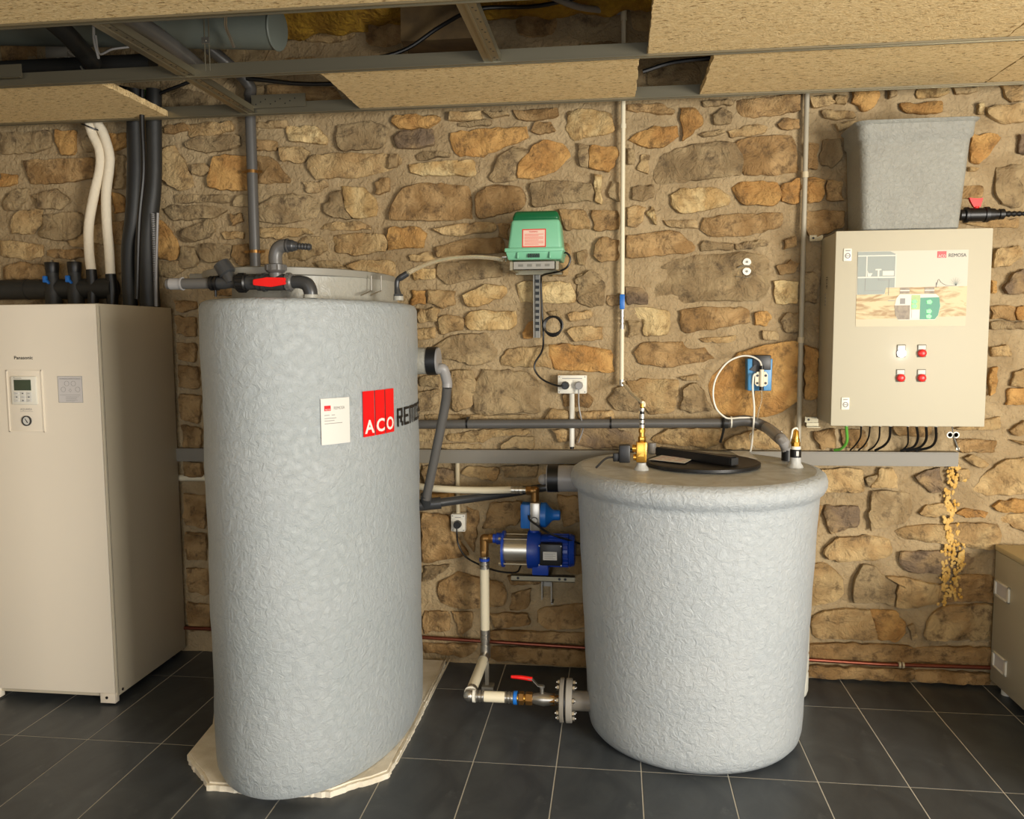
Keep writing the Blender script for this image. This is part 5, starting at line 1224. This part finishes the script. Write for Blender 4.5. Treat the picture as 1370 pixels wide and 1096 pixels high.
# cream strip link from pipe to the solenoid
bm = T(); a, b = P(834, 513, 3.66), SV(857, 537); tube(bm, [P(834, 509, 3.675), a, a.lerp(b, .5)+Vector((0, 0, -.006)), b, b+Vector((.012, 0, -.006)), b+Vector((.012, 0, -.02))], .006, 8)
single('link_hose', bm, M['cream'], 'thin cream hose joining the water pipe to the brass solenoid valve', 'hose')
bm = T(); c = PZ(872, 606, Zr); cyl(bm, (c.x, c.y-.02, Zr+.001), (c.x, c.y-.02, Zr+.045), .017); single('grey_stub', bm, M['pvc_light'], 'short light grey pipe stub right of the brass solenoid valve', 'fitting')
b1 = PZ(1064, 625, Zr); YR = b1.y
def zr(y): return P(1064, y, YR).z
t = thing('brass_relief_valve', 'small brass valve on a black fitting at the right of the round tank top', 'valve', (b1.x, YR, Zr))
bm = T(); lathe(bm, (b1.x, YR, Zr-.001), (0, 0, 1), [(0, .030), (.008, .027), (.016, .021), (zr(611)-Zr+.001, .019)], 18); obj('base_collar', bm, M['fibre_top'], t)
bm = T(); cyl(bm, (b1.x, YR, zr(612)), (b1.x, YR, zr(601)), .0205, bev=.002); obj('black_fitting', bm, M['black'], t)
bm = T(); bx(bm, b1.x-.002, b1.x+.007, YR-.0215, YR-.0195, zr(609), zr(603)); obj('white_mark', bm, M['paper'], t, smooth=False)
bm = T(); cyl(bm, (b1.x, YR, zr(601)), (b1.x, YR, zr(597)), .018); obj('white_collar', bm, M['white'], t)
bm = T(); hexnut(bm, (b1.x, YR, zr(598)), (b1.x, YR, zr(591)), .017); cyl(bm, (b1.x, YR, zr(592)), (b1.x, YR, zr(587)), .014); lathe(bm, (b1.x, YR, zr(588)), (0, 0, 1), [(0, .012), (.03, .010), (.036, .006), (.038, .001)], 16); obj('brass_body', bm, M['brass'], t)
bm = T(); tube(bm, [(b1.x+.004, YR, zr(580)), (b1.x+.002, YR, zr(573)), (b1.x-.012, YR, zr(575)), (b1.x-.016, YR, zr(582)), (b1.x-.02, YR+.02, zr(600))], .0035, 8); obj('hose_loop', bm, M['white'], t)
# ---------------------------------------------------------------- dosing device
Yd = 3.64
def D_(x, y, d=0): return P(x, y, Yd+d)
a, b = D_(1000, 480), D_(1033, 523)
t = thing('dosing_device', 'small blue box device with a cream clamp block on the ochre stone', 'pump', ((a.x+b.x)/2, 3.68, b.z))
bm = T(); frustum(bm, a.x+.003, b.x-.003, b.z, a.x, b.x, a.z, Yd, WY-.012, Yd, WY-.012, .004); obj('box', bm, M['blue_box'], t)
bm = T(); c, d = D_(1007, 476), D_(1031, 495); bx(bm, c.x, d.x, Yd-.006, WY-.014, d.z, c.z+.002, .003); obj('black_cover', bm, M['black'], t)
bm = T(); prism(bm, [D_(1003, 495, -.007), D_(1010, 488, -.007), D_(1022, 490, -.007), D_(1018, 500, -.007)], (0, .01, 0)); obj('black_wedge', bm, M['black'], t)
c, d = D_(1010, 496, -.02), D_(1027, 518, -.02); m = (c+d)/2
bm = T(); prism(bm, [Vector((m.x+dx*1.0, Yd-.025, m.z+dz)) for dx, dz in ((-.026, .018), (-.018, .03), (.018, .030), (.026, .018), (.026, -.022), (.018, -.030), (-.018, -.030), (-.026, -.022))], (0, .026, 0)); cyl(bm, (m.x, Yd-.028, m.z-.034), (m.x, Yd-.028, m.z+.040), .009); cb_ = obj('clamp_block', bm, M['cream'], t, label='cream clamp block')
for dx in (-.017, .017):
    for dz in (-.018, .014):
        bm = T(); cyl(bm, (m.x+dx, Yd-.0262, m.z+dz), (m.x+dx, Yd-.02, m.z+dz), .0055, seg=14); obj('hole', bm, M['black'], cb_)
bm = T(); cyl(bm, (m.x, Yd-.028, m.z+.036), (m.x, Yd-.028, m.z+.056), .008); obj('hose_fitting', bm, M['black'], t); bm = T(); cyl(bm, (m.x, Yd-.028, m.z-.032), (m.x, Yd-.028, m.z-.048), .0095); obj('hose_fitting', bm, M['black'], t); bm = T(); cyl(bm, (D_(1009, 522).x, Yd+.01, b.z-.018), (D_(1009, 522).x, Yd+.01, b.z), .005); obj('hose_fitting', bm, M['black'], t)
top = Vector((m.x, Yd-.028, m.z+.05))
bm = T(); tube(bm, [top, D_(1016, 483, -.02), D_(1005, 477, -.01), D_(990, 477), D_(972, 486), D_(958, 506), D_(954, 527), D_(958, 546), D_(968, 557), D_(976, 560, .0), D_(990, 559, -.01), D_(1009, 559, -.01)], .004, 10)
single('loop_tube', bm, M['white'], 'white tube looping from the blue device round to the grey pipe', 'tube')
bm = T(); tube(bm, [D_(1011, 500, -.028), D_(1008, 504, -.03), D_(1007, 520, -.03), D_(1009, 545, -.03), D_(1008, 570, -.03), D_(1006, 592, -.03), P(1004, 604, 3.62)], .0042, 10)
single('drop_tube', bm, M['white'], 'white tube dropping straight from the left of the blue device behind the lid', 'tube')
bm = T(); tube(bm, [Vector((m.x, Yd-.028, m.z-.044)), D_(1019, 535, -.02), D_(1015, 550, -.02), D_(1011, 570, 0), D_(1003, 584, .0), D_(1009, 600, .02)], .0032, 8)
single('thin_tube', bm, M['clear'], 'thin clear tube from the bottom of the blue device to the grey pipe', 'tube')
# pipe clip on wall
c = P(999, 357, 3.69); t = thing('pipe_clip', 'lone chrome pipe clip screwed to the bare stone wall', 'clip', (c.x, 3.69, c.z-.03))
for s_ in (1, -1):
    bm = T(); pts = [Vector((c.x+math.cos(a)*.0175, 3.684, c.z+s_*(.004+.014+(.018)*math.sin(a)*(1 if math.sin(a) > 0 else .75)))) for a in [2*math.pi*i/16 for i in range(16)]]
    prism(bm, pts, (0, .012, 0)); ha = obj('clip_half', bm, M['chrome'], t)
    bm = T(); cyl(bm, (c.x, 3.6835, c.z+s_*.02), (c.x, 3.679, c.z+s_*.02), .005, seg=10); obj('screw', bm, M['zinc_dull'], ha)
bm = T(); tube(bm, [(c.x+.014, 3.680, c.z+.003), (c.x-.02, 3.68, c.z+.004), (c.x-.038, 3.685, c.z-.004)], .0028, 8); tube(bm, [(c.x+.018, 3.68, c.z-.040), (c.x-.004, 3.676, c.z-.045), (c.x-.045, 3.685, c.z-.040)], .002, 8); obj('wire', bm, M['chrome'], t)
# ---------------------------------------------------------------- control box
bx0, bx1, by0, by1, bz0, bz1 = .859, 1.442, 3.45, 3.70, 1.163, 1.935
cb = thing('control_box', 'cream metal control cabinet with red push buttons on the wall', 'control box', ((bx0+bx1)/2, (by0+by1)/2, bz0))
bm = T(); bx(bm, bx0+.004, bx1-.004, by0+.022, by1, bz0+.004, bz1-.003, .004); obj('body', bm, mat('box_enamel_shaded', (176, 169, 148), .5), cb)  # door enamel darkened: side shade is put into the body colour
bm = T(); bx(bm, bx0, bx1, by0, by0+.019, bz0, bz1, .004); dr = obj('door', bm, M['box'], cb)
def lxy(px, py): v = P(px, py, by0-.001); return v.x, v.z
for px, py in ((1134, 341), (1131, 540)):
    x, z = lxy(px, py); bm = T(); bx(bm, x-.016, x+.016, by0-.004, by0, z-.025, z+.025, .0035); lt = obj('latch', bm, M['white'], dr)
    bm = T(); lathe(bm, (x, by0-.0038, z-.004), (0, -1, 0), [(0, .011), (.0015, .011), (.0015, .007), (0, .007)], 18); bx(bm, x-.005, x+.005, by0-.0062, by0-.004, z-.0055, z-.0025); bx(bm, x-.009, x+.009, by0-.0048, by0-.004, z+.014, z+.018); obj('lock', bm, M['print_grey'], lt)
# small dark lettering on the left side of the cabinet
bm = T(); text(bm, 'IDE', .035, (bx0+.0032, by1-.10, 1.765), xd=(0, 0, -1), yd=(0, -1, 0)); obj('side_lettering', bm, M['print_black'], cb, smooth=False)
bm = T(); 
for i in range(4): bx(bm, bx0+.003, bx0+.0042, by1-.10, by1-.088, 1.69-.014*i, 1.698-.014*i)
obj('side_print', bm, M['print_grey'], cb, smooth=False)
# mimic diagram
x0, z1_ = lxy(1147.5, 337.5); x1, _ = lxy(1296, 335); _, z0_ = lxy(1148, 437)
z1_ = (z1_+lxy(1296, 333)[1])/2; PW, PHh = x1-x0, z1_-z0_
def gp_(x, y, o=1): return Vector((x0+(x-65)/1200*PW, by0-.0006*o-.0004, z1_-(y-95)/810*PHh))
def shp(name, pts, m, o, parent, lab=None):
    bm = T(); prism(bm, [gp_(x, y, o) for x, y in pts], (0, .0005, 0)); return obj(name, bm, M[m] if isinstance(m, str) else m, parent, smooth=False, label=lab)
def rect(x0, y0, x1, y1): return [(x0, y0), (x1, y0), (x1, y1), (x0, y1)]
mim = shp('diagram', rect(65, 95, 1265, 905), mat('diagram_sheet', (192, 186, 168), .5), 1, dr, 'printed plant diagram')
shp('ground_print', [(65, 560), (380, 560), (380, 490), (1265, 480), (1265, 800), (65, 830)], 'sand_print', 2, mim)
shp('ground_print', [(65, 830), (1265, 800), (1265, 905), (65, 905)], mat('pale_sand_print', (190, 178, 148), .5), 2, mim)
shp('house_print', [(65, 100), (420, 100), (485, 130), (485, 485), (390, 485), (370, 555), (75, 560)], 'sky_print', 3, mim)
for r in (rect(70, 138, 480, 150), rect(70, 368, 480, 382), rect(162, 150, 174, 370), rect(478, 130, 488, 485), [(175, 295), (190, 330), (235, 330), (215, 365), (182, 365)], rect(265, 285, 330, 300), rect(290, 300, 308, 365), rect(345, 308, 468, 358)): shp('line_print', r, 'diagram_white', 4, mim)
for r in (rect(155, 385, 160, 520), rect(160, 515, 350, 520), rect(300, 385, 305, 410), rect(305, 402, 445, 408), rect(415, 410, 420, 570), rect(412, 625, 490, 632), rect(930, 440, 936, 490)): shp('line_print', r, 'print_grey', 4, mim)
for x in (540, 808): shp('cover_print', rect(x, 490, x+105, 555), 'dirt_print', 4, mim); shp('line_print', rect(x, 515, x+105, 527), 'diagram_white', 5, mim)
bd = [(540, 560), (930, 560), (965, 590), (985, 690), (965, 790), (930, 838), (530, 838), (495, 770), (487, 680), (505, 600)]
shp('vessel_print', bd, 'diagram_white', 4, mim)
shp('vessel_print', [(487, 680), (655, 680), (655, 832), (532, 832), (497, 770)], 'dirt_print', 5, mim)
shp('vessel_print', rect(545, 605, 600, 665), 'print_grey', 5, mim)
shp('vessel_print', [(765, 600), (968, 596), (982, 690), (962, 790), (928, 832), (765, 832)], 'teal_print', 5, mim)
shp('vessel_print', rect(668, 570, 762, 725), mat('pale_green_print', (160, 182, 120), .5), 5, mim)
shp('vessel_print', rect(676, 728, 755, 815), 'tag', 6, mim)
for cx_, cy2 in ((712, 640), (712, 690), (872, 645), (872, 745), (872, 800)):
    shp('indicator_light', [(cx_-40, cy2-12), (cx_, cy2-24), (cx_+22, cy2), (cx_+6, cy2+26), (cx_-36, cy2+18)], 'led', 7, mim)
bm = T(); tube(bm, [gp_(930, 490, 3), gp_(938, 460, 3), gp_(955, 405, 3), gp_(985, 440, 3), gp_(1050, 472, 3), gp_(1150, 474, 3)], .0006, 6); obj('line_print', bm, M['print_black'], mim, smooth=False)
for i in range(7):
    a = math.radians(25+21.5*i); shp('grass_print', [(1138, 470), (1138+75*math.cos(a), 470-85*math.sin(a)), (1146, 470)], 'sky_print', 3, mim)
shp('emblem', rect(932, 108, 1028, 178), 'brand_red', 3, mim)
bm = T(); text(bm, 'ACO', .016, gp_(940, 174, 4), width=PW*.066); obj('lettering', bm, M['diagram_white'], mim, smooth=False)
bm = T(); p = gp_(1055, 170, 3); text(bm, 'REMOSA', .019, p, width=(gp_(1242, 170).x-p.x)); obj('lettering', bm, M['print_black'], mim, smooth=False)
# push buttons
for k, (px, py) in enumerate(((1205.5, 472), (1233, 472), (1204.5, 505), (1232.5, 505))):
    x, z = lxy(px, py); bm = T(); bx(bm, x-.0165, x+.0165, by0-.004, by0, z-.018, z+.032, .002); hd = obj('button_holder', bm, M['zinc_dull'], dr)
    bm = T(); bx(bm, x-.014, x+.014, by0-.0055, by0-.003, z+.013, z+.029, .001); bx(bm, x-.009, x+.009, by0-.0062, by0-.005, z+.019, z+.021); obj('name_plate', bm, M['paper'], hd)
    bm = T(); lathe(bm, (x, by0-.003, z-.002), (0, -1, 0), [(0, .0155), (.010, .0155), (.014, .013), (.016, .008), (.0165, .001)], 24); obj('push_button', bm, M['lamp_white'] if k == 0 else M['red'], hd, label='lit white pilot lamp' if k == 0 else 'red push button')
# mounting ears
for px, py in ((1100, 318), (1094, 562)):
    z = P(px, py, 3.69).z; t = None
    bm = T(); bx(bm, bx0-.045, bx0+.01, 3.700, 3.704, z-.012, z+.012); 
    if py > 400: bx(bm, bx0-.045, bx0+.01, 3.66, 3.704, z-.030, z-.027); bx(bm, bx0-.04, bx0+.01, 3.69, 3.70, z-.03, z-.012)
    mb = obj('mounting_ear', bm, M['zinc'], cb, smooth=False)
    bm = T(); cyl(bm, (bx0-.03, 3.699, z), (bx0-.03, 3.701, z), .005, seg=10); obj('hole', bm, M['black'], mb)
bm = T(); bx(bm, bx1-.004, bx1+.006, by0+.03, by0+.045, P(1325, 515, 3.47).z, P(1325, 502, 3.47).z, .001); obj('red_catch', bm, M['red'], cb)
# glands and cables under the box
cabs = [(1132, 572, [(1133, 590), (1126, 600), (1116, 606)], 'green_wire', .0062), (1152, 572, [(1151, 585), (1144, 596), (1137, 603)], 'black', .0035), (1164, 572, [(1162, 585), (1156, 596), (1148, 604)], 'black', .0035), (1177, 572, [(1176, 586), (1170, 597), (1161, 604)], 'black', .0035), (1191, 572, [(1190, 586), (1183, 596), (1170, 604)], 'black', .0052), (1214, 572, [(1215, 584), (1214, 595), (1206, 604)], 'black', .0035), (1226, 572, [(1228, 586), (1222, 598), (1204, 605)], 'black', .0052), (1239, 572, [(1239, 588), (1230, 599), (1212, 605)], 'black', .0055), (1252, 572, [(1252, 588), (1245, 598), (1228, 602), (1220, 605)], 'black', .0055)]
labs = ['green earth cable leaving the control box bottom at its left end', 'leftmost thin black cable under the control box', 'second thin black cable from the left under the control box', 'third thin black cable from the left under the control box', 'thicker black cable left of the gap under the control box', 'thin black cable just right of the gap under the control box', 'black cable second after the gap under the control box', 'thick black cable second from the right under the control box', 'rightmost thick black cable curving under the control box']
for (px, py, pts, m, r), lab in zip(cabs, labs):
    Yk = 3.60; a = P(px, py, Yk); a.z = bz0
    t = thing('control_cable', lab, 'cable', (a.x, Yk, a.z-.1), 'cables under the control box')
    bm = T(); cyl(bm, a+Vector((0, 0, .003)), a+Vector((0, 0, -.016)), .009, seg=10); obj('gland', bm, M['white'], t)
    q = [a+Vector((0, 0, -.014))]+[P(x, y, Yk+.035*(i+1)) for i, (x, y) in enumerate(pts)]
    for v in q: v.y = min(v.y, 3.70)
    q[-1].z = max(q[-1].z, 1.031)
    bm = T(); tube(bm, q, r, 8); obj('cord', bm, M[m], t)
# key
Yk = 3.62; t = thing('hanging_key', 'small steel key hanging at the right end under the control box', 'key', P(1279, 604, Yk))
bm = T()
for px in (1271, 1279):
    c = P(px, 582, Yk); lathe(bm, c+Vector((0, .001, 0)), (0, -1, 0), [(0, .0135), (.0025, .0135), (.0025, .009), (0, .009)], 18)
a, b = P(1276, 585, Yk), P(1283, 603, Yk); cyl(bm, a, b, .0035, seg=8); sph(bm, a, .006, 10); bx(bm, b.x-.012, b.x+.002, Yk-.001, Yk+.001, b.z+.002, b.z+.012); obj('key', bm, M['channel'], t)
bm = T(); a = P(1273, 572, Yk); a.z = bz0+.002; tube(bm, [a, a+Vector((.002, 0, -.014)), P(1275, 582, Yk)], .002, 6); obj('cord', bm, M['black'], t)
# ---------------------------------------------------------------- cistern
cz0, cz1 = bz1+.0005, 2.352
t = thing('cistern_tub', 'grey fibreglass tub standing on top of the control box', 'tub', (1.14, 3.58, cz0))
def rrect(x0, x1, y0, y1, z, r, n=6):
    out = []
    for cx, cy2, a0 in ((x1-r, y0+r, -90), (x1-r, y1-r, 0), (x0+r, y1-r, 90), (x0+r, y0+r, 180)):
        for k in range(n+1):
            a = math.radians(a0+90*k/n); out.append(Vector((cx+r*math.cos(a), cy2+r*math.sin(a), z)))
    return out
def lv_(f, out=0):   # f 0..1 up the tub
    return (.962-.020*f-out, 1.328+.034*f+out, 3.462-.008*f-out, 3.695)
R = []
for f, o_, r in ((0, -.010, .03), (.015, 0, .035), (.25, 0, .035), (.5, 0, .035), (.78, 0, .035), (.83, .001, .036), (.85, .009, .04), (.97, .010, .04), (.985, .018, .045), (1.0, .022, .045), (1.004, .020, .045), (1.004, .004, .035), (.9, -.006, .03), (.12, -.012, .03), (.10, -.05, .03)):
    a_, b_, c_, d_ = lv_(f, o_); d_ = min(3.712, d_+max(o_, -.01)*.6); R.append(rrect(a_, b_, c_, d_, cz0+f*(cz1-cz0), r))
bm = T(); rings(bm, R); obj('tub', bm, M['fibre_cistern'], t, angle=50)
Yf = 3.60; zf = P(1320, 287, Yf).z; t = thing('tub_valve', 'black plastic valve with a red tap on the right side of the grey tub', 'valve', (P(1300, 287, Yf).x, Yf, zf-.03))
def FX(x): return Vector((P(x, 287, Yf).x, Yf, zf))
bm = T(); lathe(bm, FX(1284), (1, 0, 0), [(0, .022), (.015, .022), (.018, .031), (.03, .031), (.033, .027)], 20); obj('union_nut', bm, M['black'], t)
bm = T(); cyl(bm, FX(1294), FX(1318), .027, bev=.003); obj('valve_body', bm, M['black'], t)
bm = T(); lathe(bm, FX(1316), (1, 0, 0), [(0, .028), (.002, .031), (.016, .031), (.018, .025), (.04, .023), (.042, .019), (.055, .018), (.058, .022), (.075, .021), (.08, .014)]+[(.085+.01*i, (.013 if i % 2 else .0095)-.0004*i) for i in range(9)], 20); obj('hose_barb', bm, M['black'], t)
bm = T(); c = Vector((P(1306, 280, Yf).x, Yf, 0)); z0 = zf+.025; cyl(bm, (c.x, Yf, z0-.004), (c.x, Yf, z0+.008), .010); prism(bm, [(c.x-.012, Yf-.008, z0+.005), (c.x+.014, Yf-.008, z0+.005), (c.x+.022, Yf-.008, z0+.040), (c.x+.002, Yf-.008, z0+.038), (c.x-.030, Yf-.008, z0+.042), (c.x-.026, Yf-.008, z0+.030)], (0, .016, 0)); obj('tap_handle', bm, M['red'], t, label='red tap handle')
# ---------------------------------------------------------------- grey cabinet at the right edge
t = thing('grey_cabinet', 'low grey metal cabinet cut off by the right edge of the photo', 'cabinet', (1.9, 3.1, 0))
gx0, gy0, gy1 = 1.606, 2.35, 3.685
bm = T(); bx(bm, gx0, 2.3, gy0, gy1, .045, .612, .004); obj('body', bm, M['cab'], t)
bm = T(); bx(bm, gx0-.003, 2.3, gy0-.003, gy1, .613, .636, .004); obj('top_panel', bm, mat('cabinet_top', (204, 190, 152), .5), t)
for x in (gx0+.05, 2.25):
    for yv in (gy0+.05, gy1-.05):
        bm = T(); cyl(bm, (x, yv, 0), (x, yv, .05), .022); obj('foot', bm, M['white'], t)
for p0, p1, p2, p3 in (((1332, 775), (1351.5, 787), (1351, 808), (1331, 795)), ((1329, 872), (1347.5, 883), (1346.5, 905), (1328.5, 891))):
    qs = [PX(x, y, gx0) for x, y in (p0, p1, p2, p3)]; ya, yb = (qs[0].y+qs[3].y)/2, (qs[1].y+qs[2].y)/2; zc = sum(v.z for v in qs)/4
    hz_ = .034
    bm = T(); 
    bx(bm, gx0-.007, gx0+.002, yb, ya, zc+hz_-.008, zc+hz_, .002); bx(bm, gx0-.007, gx0+.002, yb, ya, zc-hz_, zc-hz_+.008, .002); bx(bm, gx0-.007, gx0+.002, yb, yb+.016, zc-hz_, zc+hz_, .002); bx(bm, gx0-.007, gx0+.002, ya-.016, ya, zc-hz_, zc+hz_, .002); hf = obj('recessed_grip', bm, M['white'], t)
    bm = T(); bx(bm, gx0-.002, gx0+.001, yb+.012, ya-.012, zc-hz_+.006, zc+hz_-.006); obj('grip_recess', bm, M['tag'], hf)
# yellow foam streak on the wall
bm = T(); rf = random.Random(11)
for (px, py) in [(1272, 631), (1270, 640), (1276, 645), (1268, 662), (1272, 672), (1268, 680), (1275, 685), (1266, 693), (1270, 700), (1268, 712), (1272, 720), (1270, 730), (1283, 708), (1283, 722), (1266, 735), (1276, 740), (1286, 738), (1264, 757), (1266, 768), (1263, 780), (1266, 792), (1285, 757), (1280, 770), (1277, 780), (1279, 795), (1264, 803), (1284, 630), (1290, 636), (1276, 752), (1288, 748)]:
    for k in range(13):
        v = P(px+rf.gauss(0, 2.8), py+rf.uniform(-7, 7), WY-.022); sph(bm, v, rf.uniform(.004, .008), 8, (1, .7, 1.3))
obj('foam_streak', bm, mat('ochre_foam', (196, 150, 62), .8, bump=.6, bscale=80, bdist=.006, col2=(214, 178, 106), cscale=26), wall, label='dried yellow foam streak', kind='stuff')
# ---------------------------------------------------------------- things above the ceiling boards
bm = T(); a = P(375, 41, 3.25); dl, dr_ = P(-90, 34, 3.38), P(371, 39, 3.22); dd = (dr_-dl).normalized(); cyl(bm, dl-dd*.7, dr_, .076, seg=36)
t = thing('ventilation_duct', 'fat grey round duct lying above the open ceiling grid at the left', 'duct', (-2.4, 3.25, a.z-.08)); obj('duct', bm, M['duct'], t)
bm = T(); lathe(bm, dr_-dd*.004, dd, [(0, .080), (.004, .081), (.008, .078), (.010, .01)], 36); obj('end_cap', bm, M['duct'], t)
bm = T(); cyl(bm, (-3.6, 3.42, P(100, 90, 3.42).z), (P(205, 93, 3.42).x, 3.42, P(100, 90, 3.42).z), .040); single('black_duct_pipe', bm, M['foamblack'], 'black insulated pipe lying just above the second ceiling rail at the left', 'pipe')
bm = T(); tube(bm, [P(65, 24, 2.95), P(92, 48, 3.05), P(124, 84, 3.28)], .036, 14); single('angled_black_pipe', bm, M['foamblack'], 'black insulated pipe slanting down above the left ceiling opening', 'pipe')
bm = T(); tube(bm, [P(150, 10, 2.6), P(215, 50, 3.0), P(268, 92, 3.35)], .030, 14); single('angled_grey_pipe', bm, M['pvc'], 'grey pipe running parallel behind the slanted metal cross rail', 'pipe')
t = thing('junction_box', 'small grey junction box with two round plugs above the left ceiling opening', 'junction box', P(76, 74, 3.68))
a, b = P(60, 62, 3.6), P(90, 76, 3.6); bm = T(); bx(bm, a.x, b.x, 3.60, WY, b.z, a.z, .003); obj('box', bm, M['trunk'], t)
for px in (76, 87): c = P(px, 77, 3.60); bm = T(); cyl(bm, c+Vector((0, .02, -.004)), c+Vector((0, .02, .006)), .016, seg=14); obj('grommet', bm, M['white'], t)
bm = T(); tube(bm, [P(92, 70, 3.6), P(103, 78, 3.5), P(110, 92, 3.35), P(125, 99, 3.2)], .004, 8); single('white_cable', bm, M['white'], 'thin white cable drooping from the small junction box', 'cable')
bm = T(); tube(bm, [P(125, 35, 2.95), P(126, 55, 3.0), P(132, 78, 3.05)], .005, 8); tube(bm, [P(128, 48, 2.98), P(133, 72, 3.05), P(150, 66, 3.1), P(172, 63, 3.15)], .004, 8); single('hanging_wires', bm, M['pvc_light'], 'two thin wires hanging left of the slanted cross rail', 'cable')
for i, px in enumerate((272, 278)):
    bm = T(); a, b = P(px, 20, 3.02), P(px, 92, 3.02); cyl(bm, (a.x, 3.022, 2.52), (a.x, 3.022, 2.999), .0025, seg=8)
    single('threaded_rod', bm, M['zinc'], ('left', 'right')[i]+' one of the twin steel hanger rods above the second ceiling rail', 'rod', 'hanger rods', )
c = P(276, 55, 3.018); bm = T(); bx(bm, c.x-.015, c.x+.015, 3.010, 3.014, c.z-.012, c.z+.012); cyl(bm, (c.x, 3.009, c.z), (c.x, 3.012, c.z), .004, seg=8); single('hanger_plate', bm, M['chrome'], 'small bright steel plate on the twin hanger rods', 'plate')
bm = T(); tube(bm, [P(302, 20, 3.05), P(302, 35, 3.08), P(308, 50, 3.12), P(313, 63, 3.15)], .006, 10); single('plastic_sleeve', bm, M['steel'], 'short shiny wire hanger in front of the grey duct', 'hanger')
bm = T(); tube(bm, [P(330, 105, 3.4), P(360, 108, 3.4), P(400, 112, 3.4), P(450, 112, 3.4), P(500, 108, 3.4)], .009, 10); single('thick_black_cable', bm, M['black'], 'thick black cable sagging between the second and third ceiling rails', 'cable')
bm = T(); tube(bm, [P(380, 84, 3.2), P(440, 82, 3.2), P(500, 78, 3.3), P(545, 65, 3.35), P(590, 35, 3.35), P(640, 12, 3.3), P(720, 8, 3.4), P(800, -10, 3.4)], .008, 10); single('draped_cable', bm, M['black'], 'black cable draped across the open ceiling gap above the hanging boards', 'cable')
bm = T(); tube(bm, [P(860, 96, 3.4), P(900, 84, 3.4), P(950, 78, 3.4)], .009, 8); single('gap_cable', bm, M['black'], 'black cable seen in the small ceiling gap above the thin cream water pipe', 'cable')
bm = T(); tube(bm, [P(735, -6, 3.3), P(770, 8, 3.45), P(800, 13, 3.6), P(828, 16, 3.68)], .013, 12); single('plenum_hose', bm, M['pvc_light'], 'grey hose above the ceiling joining the top of the cream water pipe', 'hose')
bm = T(); a, b = P(540, 30, 3.5), P(545, 75, 3.5); bx(bm, a.x, a.x+.32, 3.45, 3.70, 2.74, 2.93); single('wooden_plank', bm, mat('dark_wood', (96, 76, 44), .8, bump=.4, bscale=20, col2=(70, 54, 30), cscale=8), 'dark wooden block above the ceiling behind the short cross rail', 'block', smooth=False)
# green wires and cable bundle above black risers
for k, (m, pts, lab) in enumerate((('black', [(195, 150), (200, 138), (215, 125), (240, 115), (262, 106)], 'black cable curving above the ceiling over the fat black pipes'), ('black', [(192, 150), (190, 135), (182, 122), (160, 116)], 'black cable bending left above the fat black pipes'), ('green_wire', [(193, 160), (193, 140), (194, 120)], 'thin green wire above the fat black pipes'))):
    bm = T(); tube(bm, [P(x, y, 3.62) for x, y in pts], (.008, .007, .004)[k], 8); single('riser_cable', bm, M[m], lab, 'cable')
# spray foam along the top of the wall
def foam(x0, x1, y0, y1, z0, seed):
    r = random.Random(seed); t_ = T(); nx_, ny_ = int((x1-x0)/.025), 12; vs = []
    for j in range(ny_+1):
        row = []
        for i in range(nx_+1):
            x = x0+(x1-x0)*i/nx_; s = j/ny_; yv = y0+(y1-y0)*s
            z = z0+.045*(1-math.sin(math.pi*s))+.03*noise.fractal(Vector((x*9, yv*9, seed)), 1, 2, 4)
            row.append(t_.verts.new((x, yv+.01*noise.noise(Vector((x*20, s*5, seed))), min(z, 2.998))))
        vs.append(row)
    for j in range(ny_):
        for i in range(nx_): t_.faces.new((vs[j][i], vs[j][i+1], vs[j+1][i+1], vs[j+1][i]))
    for e_ in (vs[0], vs[-1], [q[0] for q in vs], [q[-1] for q in vs]):
        top = [t_.verts.new((v.co.x, v.co.y, 3.0)) for v in e_]
        for a_, b_, c_, d_ in zip(e_, e_[1:], top[1:], top): t_.faces.new((a_, b_, c_, d_))
    return t_
for n_, (x0, x1, y0, y1, z0) in enumerate(((-1.52, -1.10, 3.48, 3.72, 2.850), (-1.12, .35, 3.50, 3.72, 2.880))):
    obj('spray_foam', foam(x0, x1, y0, y1, z0, n_+3), M['yel_foam'], ceil, kind='stuff', label='yellow spray foam')
